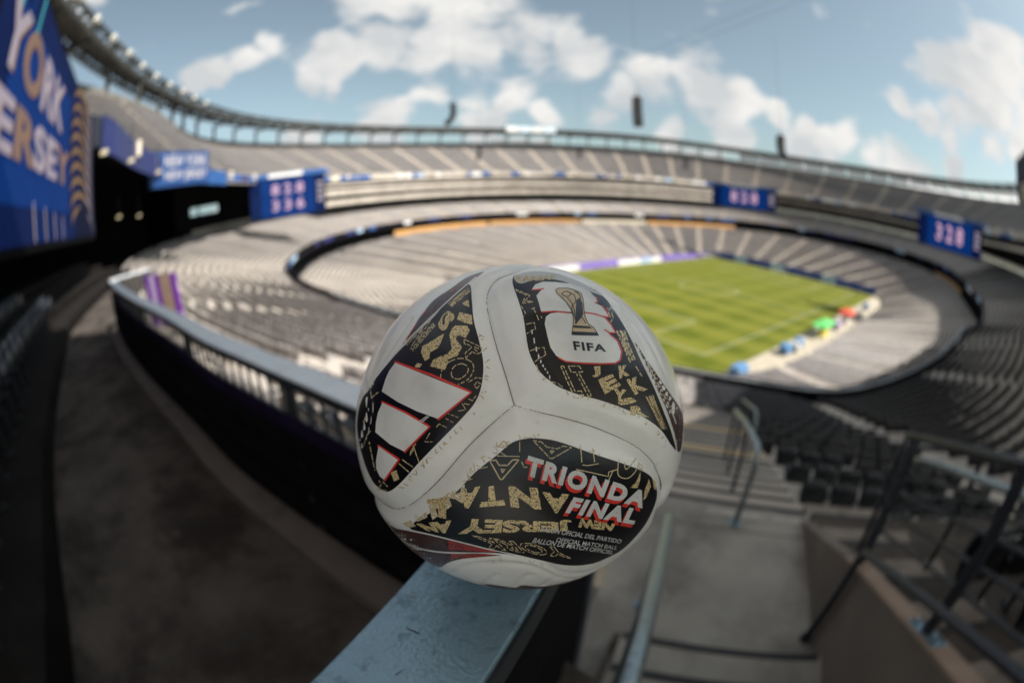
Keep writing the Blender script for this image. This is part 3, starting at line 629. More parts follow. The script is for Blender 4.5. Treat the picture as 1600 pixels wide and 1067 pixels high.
# right: terraces beside the stairwell, higher than the landing
tr_ = thing('side_terrace', 'beige stepped seating terrace to the right of the stairwell wall', 'terrace', LP(3, 1, 3))
for j in range(9):
    r1 = 4.2 - .85 * j; h = 3.45 - .34 * (j + 1)
    m = MB(); lbox(m, U1 + .003, 12.5, r1 - .87, r1, h, h + .8); m.build('tread', mat('terrace_concrete', (.085, .072, .062), .9, var=.3, scale=1.2, dirt=(.04, .034, .03), dscale=1.5, spec=.15), tr_)
    n_ = MB(); lbox(n_, U1 + .01, 2.9, r1 - .055, r1 + .004, h - .004, h + .05); n_.build('nosing', nosing, tr_)
    if j < 8:
        m = MB(); lbox(m, U1 + .01, 2.85, r1 - .003, r1 + .40, h + .17, h + .338); m.build('half_step', mat('step_beige', (.24, .20, .165), .85, var=.25, scale=2, dirt=(.12, .10, .08), dscale=2), tr_)

# right: guard railing on the wall, with its plates
rl = thing('wall_railing', 'dark pipe railing with thin bars bolted along the stairwell wall', 'railing', LP(1.6, 1.34, 1.7))
def UR(r): return 1.50 + 0.02
def tube_part(name, pts, r, m_, par, n=10):
    M = MB(); M.tube(pts, r, n); return M.build(name, m_, par, smooth=True)
uu = 1.60
tube_part('top_rail', [LP(uu, 2.62, 1.26), LP(uu, 1.26, .69), LP(uu, -.9, -.3)], .027, pipe_dark, rl)
tube_part('top_rail', [LP(uu + .22, 2.75, 1.52), LP(uu + .22, 2.6, 1.42), LP(uu + .22, 1.2, .84), LP(uu + .22, -.9, -.05)], .026, pipe_steel, rl)
for k, (ha, hb) in enumerate(((1.46, .85), (1.62, 1.0), (1.78, 1.16), (1.94, 1.32))):
    tube_part('rail_bar', [LP(uu, 2.6, ha + .05), LP(uu, 1.0, hb - .07), LP(uu, -.9, hb - .98)], .013, pipe_dark, rl, 6)
for r, hf, ht in ((2.5, 2.32, 1.21), (1.34, 1.74, .72), (.1, 1.14, .14), (-.7, .76, -.2)):
    M = MB(); M.bar(LP(uu, r, hf), LP(uu, r, ht), .065, .065); M.build('post', pipe_dark, rl)
    P = MB(); P.hexa([LP(1.545, r - .17, hf + .075 - .0), LP(1.665, r - .17, hf + .075 - .0), LP(1.665, r + .17, hf + .075), LP(1.545, r + .17, hf + .075),
                      LP(1.545, r - .17, hf - .105), LP(1.665, r - .17, hf - .105), LP(1.665, r + .17, hf + .06), LP(1.545, r + .17, hf + .06)])
    pl_ = P.build('base_plate', steel_blue, rl)
    for dr in (-.13, -.09, .1, .14):
        hh = hf - .02 + dr * .48
        for du in (1.57, 1.64): B = MB(); B.tube([LP(du, r + dr, hh), LP(du, r + dr, hh - .025)], .009, 6); B.build('bolt', steel_dark, pl_)
tube_part('top_rail', [LP(1.6, 2.62, 1.26), LP(1.6, 2.66, 1.45), LP(1.62, 2.66, 2.3)], .02, pipe_dark, rl)
hr = thing('wall_handrail', 'dark handrail rising from a foot on the landing along the right stairwell wall', 'handrail', LP(1.48, 2.42, HL))
tube_part('rail', [LP(1.47, 2.38, HL), LP(1.47, 2.33, 2.08), LP(1.47, 2.29, 2.0), LP(1.47, 2.2, 1.95), LP(1.47, .59, 1.10), LP(1.47, -.9, .36)], .03, pipe_dark, hr, 12)
M = MB(); M.tube([LP(1.47, 2.38, HL), LP(1.47, 2.38, HL - .02)], .055, 12); M.build('foot_flange', steel_dark, hr)

# rail across the far right, on the terrace side
r2 = thing('terrace_railing', 'long dark railing crossing the terrace behind the seats on the right', 'railing', LP(3.4, 2.6, 3))
tube_part('top_rail', [LP(1.7, 2.75, 1.42), LP(2.4, 2.8, 1.42), LP(5.2, 2.3, 1.42), LP(9, 1.2, 1.42)], .02, pipe_dark, r2)
tube_part('mid_rail', [LP(1.7, 2.75, 1.95), LP(2.4, 2.8, 1.95), LP(5.2, 2.3, 1.95), LP(9, 1.2, 1.95)], .014, pipe_dark, r2)
for u, r in ((2.6, 2.77), (3.9, 2.54), (5.2, 2.3), (6.8, 1.84)):
    M = MB(); M.bar(LP(u, r, 2.8), LP(u, r, 1.42), .04, .04); M.build('post', pipe_dark, r2)

# centre handrail on the near steps
ch = thing('centre_handrail', 'galvanised handrail running from the landing up the middle of the near steps', 'handrail', LP(-.04, 2.52, HL))
tube_part('rail', [LP(.0, 2.62, 2.2), LP(.0, 2.58, 2.12), LP(.0, 2.45, 2.05), LP(.02, 1.0, 1.38), LP(.03, .2, 1.0)], .040, pipe_steel, ch, 16)
tube_part('post', [LP(-.03, 2.52, HL), LP(-.0, 2.50, 2.10)], .026, pipe_dark, ch, 12)
M = MB(); M.tube([LP(-.03, 2.52, HL + .0), LP(-.03, 2.52, HL - .018)], .06, 14)
fg = M.build('foot_flange', steel_blue, ch)
for q in range(4):
    a = q * PI / 2 + .5; M = MB(); M.tube([LP(-.03 + .042 * math.cos(a), 2.52 + .042 * math.sin(a), HL - .019), LP(-.03 + .042 * math.cos(a), 2.52 + .042 * math.sin(a), HL - .035)], .008, 6); M.build('bolt', steel_dark, fg)
# handrail down the seating stairs
dh = thing('stair_handrail', 'galvanised handrail going down the stairs between the seats beyond the landing', 'handrail', LP(.72, 3.83, HL))
tube_part('rail', [LP(.72, 3.83, HL), LP(.72, 3.72, 2.35), LP(.72, 3.74, 2.2), LP(.72, 3.86, 2.15), LP(.72, 5.1, 2.55), LP(.72, 6.6, 3.12)], .03, pipe_steel, dh, 12)
for r, hf, ht in ((4.75, 3.4, 2.44), (5.7, 3.78, 2.78), (6.6, 4.1, 3.12)):
    M = MB(); M.bar(LP(.72, r, hf), LP(.72, r, ht), .035, .035); M.build('post', pipe_dark, dh)
M = MB(); M.tube([LP(.72, 3.83, HL), LP(.72, 3.83, HL - .018)], .055, 14); M.build('foot_flange', steel_blue, dh)
d2 = thing('stair_handrail', 'second handrail further down the seating stairs, with a curved end', 'handrail', LP(.95, 7.2, 4.6))
tube_part('rail', [LP(1.15, 6.9, 4.35), LP(1.15, 6.85, 3.5), LP(1.15, 6.95, 3.35), LP(1.15, 7.2, 3.35), LP(1.15, 9.5, 4.2)], .022, pipe_steel, d2, 12)
for r, hf, ht in ((8.2, 4.8, 3.72), (9.4, 5.3, 4.16)):
    M = MB(); M.bar(LP(1.15, r, hf), LP(1.15, r, ht), .035, .035); M.build('post', pipe_dark, d2)

# ------------------------------------------------------------------ left: cross aisle, guard rail with cap, black banner
HA, HC = 2.0, .83
kerbln = [(.0, -.30), (1.12, -.30)] 
S1 = [(-.30, 1.17), (-.75, 1.16), (-1.25, 1.20), (-1.72, 1.26), (-2.4, 1.33), (-3.1, 1.40), (-4.4, 1.60), (-6.3, 1.82), (-8.4, 2.12), (-10.4, 2.50)]
S1far = (-24.5, 8.8)


def dense(P, n=6):
    P = [np.array(p, float) for p in P]; out = []
    for i in range(len(P) - 1):
        p0 = P[max(i - 1, 0)]; p1 = P[i]; p2 = P[i + 1]; p3 = P[min(i + 2, len(P) - 1)]
        for k in range(n):
            t = k / n; out.append(.5 * ((2 * p1) + (-p0 + p2) * t + (2 * p0 - 5 * p1 + 4 * p2 - p3) * t * t + (-p0 + 3 * p1 - 3 * p2 + p3) * t ** 3))
    out.append(P[-1]); return out


S1d = dense(S1, 6)


def nrm2(P, i):
    a = P[max(i - 1, 0)]; b = P[min(i + 1, len(P) - 1)]; d = (b - a) / np.linalg.norm(b - a); return np.array([d[1], -d[0]])  # to the pitch side for P running left


def ribbon(P, prof, closed=True):
    """prof: list of (offset, h) ; sweeps along P"""
    M = MB(); k = len(prof)
    for i, p in enumerate(P):
        n_ = nrm2(P, i)
        if n_[1] < 0: n_ = -n_
        for o, h in prof: M.v.append(tuple(LP(p[0] + n_[0] * o, p[1] + n_[1] * o, h)))
    for i in range(len(P) - 1):
        for j in range(k if closed else k - 1):
            a = i * k + j; b = i * k + (j + 1) % k
            M.f.append((a, b, b + k, a + k))
    if closed: M.f.append(tuple(range(k))); M.f.append(tuple(range((len(P) - 1) * k, len(P) * k))[::-1])
    return M


AL = [(-.2, -2.3), (-1.3, -1.35), (-2.25, -.80), (-3.33, -.47), (-6.11, .07), (-10.24, .99), (-13.3, 1.75), (-19.3, 4.4), (-25, 7.4)]
ALd = dense(AL, 6)
# aisle floor between the kerb line and the first step of the upper rows
fl = MB(); A_ = [LP(p[0], p[1], HA) for p in S1d]; B_ = [LP(p[0], p[1], HA) for p in ALd]
nA = 60
SA = [S1d[int(i * (len(S1d) - 1) / nA)] for i in range(nA + 1)]; SB = [ALd[int(i * (len(ALd) - 1) / nA)] for i in range(nA + 1)]
SA = SA + [np.array(S1far)]; SB = SB + [np.array([-25.2, 7.2])]
SA = [np.array([-.12, 1.1])] + SA; SB = [np.array([-.12, -1.8])] + SB
for i in range(len(SA)):
    fl.v += [tuple(LP(*SA[i], HA)), tuple(LP(*SB[i], HA))]
fl.f = [(2 * i, 2 * i + 1, 2 * i + 3, 2 * i + 2) for i in range(len(SA) - 1)]
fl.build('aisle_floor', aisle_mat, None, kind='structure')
for i in (8, 17, 27, 38, 48):
    p, q = Vector(LP(*SA[i], HA - .004)), Vector(LP(*SB[i], HA - .004)); w_ = Vector((q.y - p.y, p.x - q.x, 0)).normalized() * .006; m = MB(); m.add([p - w_, p + w_, q + w_, q - w_], [(0, 1, 2, 3)]); m.build('floor_joint', jt, None, kind='structure')
gr = thing('aisle_guard', 'curving guard rail with pale flat cap and black banner along the left aisle', 'railing', LP(-1.2, 1.2, HA))
# cap in plates with joints
seg = [0, 8, 20, 32, 44, len(S1d) - 1]
for a, b in zip(seg[:-1], seg[1:]):
    P = [p.copy() for p in S1d[a:b + 1]]
    if b < len(S1d) - 1: P[-1] = P[-1] + (P[-2] - P[-1]) / np.linalg.norm(P[-2] - P[-1]) * .008
    ribbon(P, [(-.012, HC), (.14, HC), (.14, HC + .012), (-.012, HC + .012)]).build('cap_plate', cap_mat, gr)
ribbon(S1d, [(-.012, HC + .0125), (-.004, HC + .0125), (-.004, HC + .06), (-.012, HC + .06)]).build('cap_lip', pipe_dark, gr)
ribbon(S1d, [(-.0, HC + .24), (.02, HC + .24), (.02, HC + .27), (-.0, HC + .27)]).build('lower_rail', pipe_dark, gr)
L_ = np.cumsum([0] + [float(np.linalg.norm(S1d[i + 1] - S1d[i])) for i in range(len(S1d) - 1)])
s = .1
while s < 9:
    x = np.interp(s, L_, [p[0] for p in S1d]); y = np.interp(s, L_, [p[1] for p in S1d])
    M = MB(); M.bar(LP(x, y + .01, HC + .26), LP(x, y + .01, HC + .012), .014, .014); M.build('baluster', pipe_dark, gr); s += .13
# banner: horizontal folds of dark cloth
prof = []
for k in range(25):
    f = k / 24; prof.append((-.012 + .018 * math.sin(f * 22) * (.4 + f), HC + .26 + (HA - HC - .33) * f))
bn = ribbon(S1d, prof, closed=False); bn.build('banner', black, gr, smooth=True)
ribbon(S1d, [(-.016, HC + .235), (-.010, HC + .235), (-.010, HC + .33), (-.016, HC + .33)]).build('banner_hem', purple_black, gr)
for s in (1.6, 3.4, 5.6, 7.8):
    x = np.interp(s, L_, [p[0] for p in S1d]); y = np.interp(s, L_, [p[1] for p in S1d])
    M = MB(); M.bar(LP(x, y + .03, HA), LP(x, y + .03, HC + .012), .05, .05); M.build('post', pipe_dark, gr)
ribbon(S1d, [(-.20, HA - .002), (-.20, HA - .10), (.06, HA - .10), (.06, HA - .002)]).build('kerb', mat('kerb_concrete', (.15, .125, .11), .8, var=.25, scale=2, dirt=(.07, .06, .055), dscale=2), None, kind='structure')
# wall under the aisle edge, towards the seats
ribbon(S1d, [(.07, HA - .1), (.14, HA - .1), (.14, 4.4), (.07, 4.4)]).build('aisle_wall', concrete, None, kind='structure')
# far end: return of the rail round the vomitory and its banners
e0 = S1d[-1]
vr = thing('vomitory_rail', 'short pale capped rail turning the corner at the far end of the aisle guard', 'railing', LP(e0[0], e0[1], HA))
q1 = e0 + np.array([.05, 1.1])
def seg_ribbon(p, q, prof): return ribbon([p, (p + q) / 2, q], prof)
seg_ribbon(e0, q1, [(0, HC), (.2, HC), (.2, HC + .03), (0, HC + .03)]).build('cap_plate', cap_mat, vr)
M = MB()
for k in range(9): p = e0 + (q1 - e0) * (k / 8); M.bar(LP(p[0], p[1], HA), LP(p[0], p[1], HC + .03), .03, .03)
M.build('balusters', pipe_dark, vr, kind='stuff')
vb = thing('vomitory_banner', 'purple and white banner hanging in the vomitory at the far end of the aisle', 'banner', LP(e0[0] + 1.2, e0[1] + 1.2, 3))
cols = [mat('banner_purple', (.16, .03, .33), .6, var=.2), mat('banner_lilac', (.55, .42, .68), .6, var=.15), mat('banner_purple', (0, 0, 0)), mat('banner_tan', (.35, .24, .18), .6, var=.3), mat('banner_tan', (0, 0, 0)), mat('banner_purple', (0, 0, 0))]
for k, m_ in enumerate(cols):
    a = e0 + np.array([.15, .9]) + np.array([.20, .06]) * k; b = a + np.array([.195, .058])
    M = MB(); M.hexa([LP(a[0], a[1], 2.1), LP(b[0], b[1], 2.1), LP(b[0], b[1] + .03, 2.1), LP(a[0], a[1] + .03, 2.1), LP(a[0] - .15, a[1], .95), LP(b[0] - .15, b[1], .95), LP(b[0] - .15, b[1] + .03, 1.0), LP(a[0] - .15, a[1] + .03, 1.0)])
    M.build('banner_strip', m_, vb)

# upper rows on the left: risers and seats
ur = thing('upper_rows', 'dark stepped platforms of the seat rows along the left side of the aisle', 'terrace', LP(-5, -1, HA))
for k in range(4):
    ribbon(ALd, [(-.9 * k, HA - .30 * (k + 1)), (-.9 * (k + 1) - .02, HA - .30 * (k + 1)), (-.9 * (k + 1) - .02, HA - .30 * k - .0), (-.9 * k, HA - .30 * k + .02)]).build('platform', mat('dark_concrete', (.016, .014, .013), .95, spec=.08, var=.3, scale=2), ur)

# ------------------------------------------------------------------ guard the ball stands on
PH = .2728
sg = thing('ball_rail', 'blue grey steel plate rail running under the ball from the lower picture edge', 'railing', LP(-.12, .1, PH + .3))
M = MB(); lbox(M, -.173, -.079, -.9, .345, PH, PH + .010); o = M.build('cap_plate', steel_blue, sg); chamfer(o, .002, 2)
M = MB(); lbox(M, -.081, -.0755, -.9, .345, PH + .006, PH + .036); M.build('cap_lip', steel_dark, sg)
M = MB(); lbox(M, -.176, -.1715, -.9, .345, PH + .006, PH + .036); M.build('cap_lip', steel_dark, sg)
M = MB(); lbox(M, -.135, -.115, -.9, .33, PH + .04, HA); M.build('infill_panel', black, sg)
for r in (.12, -.5): M = MB(); lbox(M, -.110, -.088, r, r + .03, PH + .0105, HL - .4); M.build('post', mat('post_steel', (.10, .12, .15), .45, metal=.5, var=.2, scale=9), sg)
pg_ = thing('stairwell_guard', 'black panel guard with blue grey end post between ball rail and landing', 'railing', LP(-.34, .8, HL))
M = MB(); M.hexa([LP(-.20, .34, HL), LP(-.18, .34, HL), LP(-.33, 1.62, HL), LP(-.35, 1.62, HL), LP(-.20, .34, .60), LP(-.18, .34, .60), LP(-.33, 1.62, 1.35), LP(-.35, 1.62, 1.35)]); M.build('infill_panel', black, pg_)
M = MB(); lbox(M, -.37, -.31, 1.62, 1.69, 1.30, HL); M.build('end_post', mat('post_blue', (.13, .16, .21), .5, metal=.3, var=.15, scale=6), pg_)
M = MB(); lbox(M, -.40, -.28, 1.585, 1.72, HL - .02, HL + .02); M.build('base_plate', aisle_mat, pg_)
# scratch on the plate
M = MB(); a = LP(-.147, .137, PH - .0004); M.add([a, a + Vector((.010, -.004, 0)), a + Vector((.0105, -.0055, 0)), a + Vector((.0005, -.0013, 0))], [(0, 1, 2, 3)])
M.build('scratch', nosing, sg)

for _ in range(16):
    a = LP(random.uniform(-.17, -.08), random.uniform(-.05, .17), PH - .0004); an = random.uniform(0, PI); l = random.uniform(.003, .012); w_ = random.uniform(.0002, .0005)
    d_ = Vector((math.cos(an), math.sin(an), 0)); n_ = Vector((-d_.y, d_.x, 0)) * w_; M = MB(); M.add([a - n_, a + d_ * l, a + n_], [(0, 1, 2)]); M.build('scratch', nosing if random.random() < .5 else cap_mat, sg)
# ------------------------------------------------------------------ near seats, one by one
def seat_parts():
    # backrest: curved shell with thickness; origin at floor under the seat's back, facing -Y (local)
    def shell(nx, nz, fx, th_):
        M = MB()
        for side in (0, 1):
            for j in range(nz + 1):
                for i in range(nx + 1):
                    x, y, z = fx(i / nx, j / nz); M.v.append((x, y + th_ * side, z))
        K = (nx + 1) * (nz + 1)
        for j in range(nz):
            for i in range(nx):
                a = j * (nx + 1) + i; M.f.append((a, a + 1, a + nx + 2, a + nx + 1)); M.f.append((K + a, K + a + nx + 1, K + a + nx + 2, K + a + 1))
        rim_ = [i for i in range(nx + 1)] + [(j + 1) * (nx + 1) - 1 for j in range(1, nz + 1)] + [nz * (nx + 1) + i for i in range(nx - 1, -1, -1)] + [j * (nx + 1) for j in range(nz - 1, 0, -1)]
        for a, b in zip(rim_, rim_[1:] + rim_[:1]): M.f.append((a, a + K, b + K, b))
        return M
    def fb(u, v):
        w = .225 * (1 - .16 * max(0, v - .75) * 4 * (2 * u - 1) ** 2)
        return ((2 * u - 1) * w, .0 + .10 * v + .035 * (2 * u - 1) ** 2 * -1, .40 + .46 * v - .03 * (v > .9) * abs(2 * u - 1) ** 3)
    def fs(u, v):
        return ((2 * u - 1) * .215, -.05 - .13 * math.sin(v * PI) * .35 - .06 * v, .40 + .40 * v - .03 * abs(2 * u - 1) ** 3 * (v > .9))
    B = shell(4, 4, fb, .028); S = shell(4, 3, fs, .03)
    A = MB()
    for sx in (-.255,):
        A.box((sx, .0, .22), (.03, .05, .44)); A.box((sx, -.12, .60), (.045, .34, .03)); A.box((sx, .03, .52), (.03, .05, .18)); A.box((sx, -.02, .015), (.07, .16, .03))
    return B, S, A


SB_, SS_, SA_ = seat_parts()
me_b = bpy.data.meshes.new('backrest'); me_b.from_pydata(SB_.v, [], SB_.f); me_b.materials.append(seat_mat); me_b.polygons.foreach_set('use_smooth', [True] * len(me_b.polygons))
me_s = bpy.data.meshes.new('seat_pan'); me_s.from_pydata(SS_.v, [], SS_.f); me_s.materials.append(seat_mat); me_s.polygons.foreach_set('use_smooth', [True] * len(me_s.polygons))
me_a = bpy.data.meshes.new('armrest'); me_a.from_pydata(SA_.v, [], SA_.f); me_a.materials.append(steel_dark)


def make_seat(loc, rz, label, group):
    t = thing('folding_chair', label, 'seat', loc, rz, group)
    for nm, me in (('backrest', me_b), ('seat_pan', me_s), ('armrest', me_a)):
        o = bpy.data.objects.new(nm, me); COL.objects.link(o); o.parent = t
        if nm == 'seat_pan': a_ = random.choice((0, 0, .05, .12, -.04, .9 if random.random() < .25 else .02)); o.rotation_euler = (a_, 0, 0); o.location = (0, .40 * math.sin(a_) , .40 - .40 * math.cos(a_))
    t.rotation_euler.z += random.uniform(-.03, .03)
    return t


cand = []
ORD = ['first', 'second', 'third', 'fourth', 'fifth', 'sixth', 'seventh', 'eighth', 'ninth', 'tenth', 'eleventh', 'twelfth', 'thirteenth', 'fourteenth', 'fifteenth', 'sixteenth', 'seventeenth', 'eighteenth', 'nineteenth', 'twentieth']
for i in range(NM):
    s = (i + .62) / NM; z = MZ0 + (MZ1 - MZ0) * i / NM
    t = np.arange(200, 290, .01); r = mf(t) * (1 - s) + mb_(t) * s
    x = C[0] + r * np.cos(t * D); y = C[1] + r * np.sin(t * D)
    L = np.cumsum(np.r_[0, np.hypot(np.diff(x), np.diff(y))])
    L0 = float(np.interp(245.2, t, L))
    for sg_ in (1, -1):
        kk = 0
        for q in np.arange(L0, L[-1] if sg_ > 0 else 0, .56 * sg_):
            tt = float(np.interp(q, L, t)); rr = float(np.interp(q, L, r)); X, Y = C[0] + rr * math.cos(tt * D), C[1] + rr * math.sin(tt * D)
            if math.hypot(X, Y) < (7.2 if sg_ > 0 and X * U2[0] + Y * U2[1] < 0 or X * U2[0] + Y * U2[1] < 0 else NEARSEAT):
                u = X * U2[0] + Y * U2[1]; rd = X * G2[0] + Y * G2[1]
                if -.75 < u < 1.95: continue
                if u < 0 and rd < 2.3 - .05 * u: continue
                cand.append((math.hypot(X, Y), X, Y, z, tt, u, rd, NM - 1 - i, kk)); kk += 1
for j in range(2, 9):    # rows of the side terrace
    r1 = 4.2 - .85 * j; h = 3.45 - .34 * (j + 1)
    for q in range(10):
        u = 2.5 + .56 * q; p = LP(u, r1 - .5, h)
        if 1.2 < p.length and (u < 2.4 or j < 2 or True): cand.append((math.hypot(p.x, p.y), p.x, p.y, p.z, 244.8, u, r1 - .5, j - 2, q))
cand.sort()
n_seats = 0
for d_, X, Y, z, tt, u, rd, row, kk in cand:
    if n_seats >= 235: break
    rz = (tt - 90) * D; a, b = ORD[min(row, 19)], ORD[min(kk, 19)]
    if u > 1.9 and rd > 3.3: lab, grp = 'black seat %s from the stairs in the %s row below the landing, right side' % (b, a), 'black seats right of the stairs'
    elif u > 1.9: lab, grp = 'black seat %s from the wall, %s terrace row behind right railings' % (b, a), 'black seats on the side terrace'
    else: lab, grp = 'black seat %s from the ball in the %s row beyond the pale rail cap' % (b, a), 'black seats beyond the left rail'
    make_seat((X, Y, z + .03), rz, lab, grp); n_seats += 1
# the rows above the aisle on the left
LA = np.cumsum([0] + [float(np.linalg.norm(ALd[i + 1] - ALd[i])) for i in range(len(ALd) - 1)])
for k in range(3):
    s = 2.4; kk = 0
    while s < 13.5 and n_seats < 298:
        x = np.interp(s, LA, [p[0] for p in ALd]); y = np.interp(s, LA, [p[1] for p in ALd]); i = int(np.searchsorted(LA, s)); n_ = nrm2(ALd, min(i, len(ALd) - 2))
        if n_[1] < 0: n_ = -n_
        u, rd = x - n_[0] * (.9 * k + .55), y - n_[1] * (.9 * k + .55)
        p = LP(u, rd, HA - .30 * (k + 1)); w = U2 * n_[0] + G2 * n_[1]
        make_seat(p, math.atan2(w[1], w[0]) + PI / 2, 'black shaded seat left of the aisle, %s from the camera in the %s row up' % ((ORD[kk] if kk < 20 else 'over twenty'), ORD[k]), 'black seats left of the aisle'); n_seats += 1
        s += .56; kk += 1
# the remaining near seats as one mass
rest = cand[235:]
if rest:
    M = MB()
    for d_, X, Y, z, tt, u, rd, _a, _b in rest:
        c, sn = math.cos(tt * D), math.sin(tt * D)
        def P(du, dr, dz): return (X + c * dr - sn * du, Y + sn * dr + c * du, z + dz)
        M.add([P(-.22, 0, .4), P(.22, 0, .4), P(.22, .08, .86), P(-.22, .08, .86), P(-.22, .13, .85), P(.22, .13, .85), P(.22, .06, .4), P(-.22, .06, .4), P(-.2, -.06, .42), P(.2, -.06, .42), P(.2, -.16, .78), P(-.2, -.16, .78)],
              [(0, 1, 2, 3), (3, 2, 5, 4), (4, 5, 6, 7), (8, 9, 10, 11)])
    M.build('near_seats', seat_mat, None, kind='stuff', label='black seats filling the shaded rows a little further from the camera', category='seats')

def islands(o, nm=None):
    """one object for each letter of a laid-out word"""
    me = o.data; n = len(me.vertices); par = list(range(n))
    def f(a):
        while par[a] != a: par[a] = par[par[a]]; a = par[a]
        return a
    for e in me.edges: par[f(e.vertices[0])] = f(e.vertices[1])
    gr_ = {}
    for p in me.polygons: gr_.setdefault(f(p.vertices[0]), []).append(p)
    if len(gr_) < 2: return [o]
    out = []
    for ps in gr_.values():
        vs = sorted({v for p in ps for v in p.vertices}); ix = {v: i for i, v in enumerate(vs)}
        m2 = bpy.data.meshes.new(nm or o.name); m2.from_pydata([tuple(me.vertices[v].co) for v in vs], [], [tuple(ix[v] for v in p.vertices) for p in ps])
        m2.materials.append(me.materials[0]); m2.polygons.foreach_set('use_smooth', [p.use_smooth for p in ps])
        o2 = bpy.data.objects.new(nm or o.name, m2); COL.objects.link(o2); o2.parent = o.parent; o2.matrix_parent_inverse = o.matrix_parent_inverse.copy(); out.append(o2)
    bpy.data.objects.remove(o); return out


# ------------------------------------------------------------------ big LED board on the left
A0 = Vector((-8, 3.4, 0)); B0 = Vector((-14, 9.4, 0)); DS = (B0 - A0).normalized(); NS = Vector((DS.y, -DS.x, 0))  # NS faces the camera side
if NS.dot(-A0) < 0: NS = -NS


def SP(s, z, o=0.0): p = A0 + DS * s + NS * o; return Vector((p.x, p.y, EYE + z))


led = thing('video_board', 'huge blue video board with pale capital letters at the left edge of the picture', 'video board', SP(5, .3))
M = MB(); M.hexa([SP(-6, .25, -.5), SP(15.6, .25, -.5), SP(15.6, .25, 0), SP(-6, .25, 0), SP(-6, 6.1, -.5), SP(15.6, 5.9, -.5), SP(15.6, 5.9, 0), SP(-6, 6.1, 0)])
M.build('screen_case', dark_cave, led)


def squad(name, s0, s1, z0, z1, o, m_): M = MB(); M.add([SP(s0, z0, o), SP(s1, z0, o), SP(s1, z1, o), SP(s0, z1, o)], [(0, 1, 2, 3)]); return M.build(name, m_, led)


# modules of the screen, one row of tall panels
for k in range(9):
    s0 = -5.9 + 2.38 * k; squad('screen_module', s0, s0 + 2.37, .42, 5.85, .01, led_deep if k in (1, 7, 8) else led_navy)
squad('screen_glow', .2, 8.2, 1.2, 5.0, .02, led_blue)
for k in range(12): squad('light_streak', 3.0 + .42 * k, 3.12 + .42 * k, .45, 1.35 - .03 * k, .03, led_blue if k % 3 else led_white)
for k in range(4): squad('light_streak', -1.0 + .9 * k, -.8 + .9 * k, 4.6, 5.8, .03, led_teal if k % 2 else led_blue)


def led_text(body, s0, s1, z0, z1, m_front, m_side):
    me = text_mesh(body, bold=.035, space=1.05)
    v = np.array([q.co[:] for q in me.vertices]); lo, hi = v.min(0), v.max(0)
    for k, (o, ds, mm, nm) in enumerate(((.04, .16, m_side, 'letter_edge'), (.06, 0, m_front, 'letter'))):
        me2 = me.copy(); w = (v - lo) / (hi - lo + 1e-9)
        for q, c in zip(me2.vertices, w): q.co = SP(s0 + (s1 - s0) * c[0] + ds, z0 + (z1 - z0) * c[1], o)
        me2.materials.clear(); L3 = islands(link(nm, me2, mm, led))
        if nm == 'letter':
            for q in L3:
                zz = sum((v.co.x for v in q.data.vertices)) / len(q.data.vertices); ss = (zz - A0.x) / DS.x
                if (1.4 < ss < 2.6 and z0 > 3) or (.9 < ss < 2.9 and z0 < 3) or (6.6 < ss < 8.1 and z0 < 3): q.data.materials[0] = led_tan


led_tan = mat('screen_tan', (.05, .03, .02), .9, spec=.08, emit=(.34, .22, .17), estr=.33)
led_text('NEW YORK', -7.4, 6.6, 3.55, 4.9, led_white, led_brown)
led_text('NEW JERSEY', -9.5, 8.0, 1.75, 3.15, led_white, led_brown)
for k in range(9):   # curved bands at the right end of the board
    zc = 1.2 + .55 * k; n = 12; P = []
    for i in range(n + 1):
        a = PI * i / n; P.append((11.6 + 2.9 * -math.cos(a), zc - .45 + .75 * math.sin(a) - .25 * (i / n)))
    for nm, lo, hi, mm, o, hgt in (('curved_band', 0, n, led_brown, .03, .20), ('band_highlight', 7, n, led_white, .035, .13)):
        M = MB()
        for (s0, z0), (s1, z1) in list(zip(P[:-1], P[1:]))[lo:hi]: M.add([SP(s0, z0, o), SP(s1, z1, o), SP(s1, z1 + hgt, o), SP(s0, z0 + hgt, o)], [(0, 1, 2, 3)])
        M.build(nm, mm, led)
M = MB(); M.add([SP(9.2, .45, .035), SP(15.4, .45, .035), SP(15.0, 1.2, .035), SP(12.5, 1.75, .035), SP(10, 1.4, .035)], [(0, 1, 2, 3, 4)]); M.build('dark_arch', led_deep, led)
for s in (-3, 3, 9, 14.5): M = MB(); M.bar(SP(s, 5.8, -.4), SP(s, 9.5, -2.5), .2, .2); M.build('hanger', steel_dark, led)

# ------------------------------------------------------------------ corner scoreboards


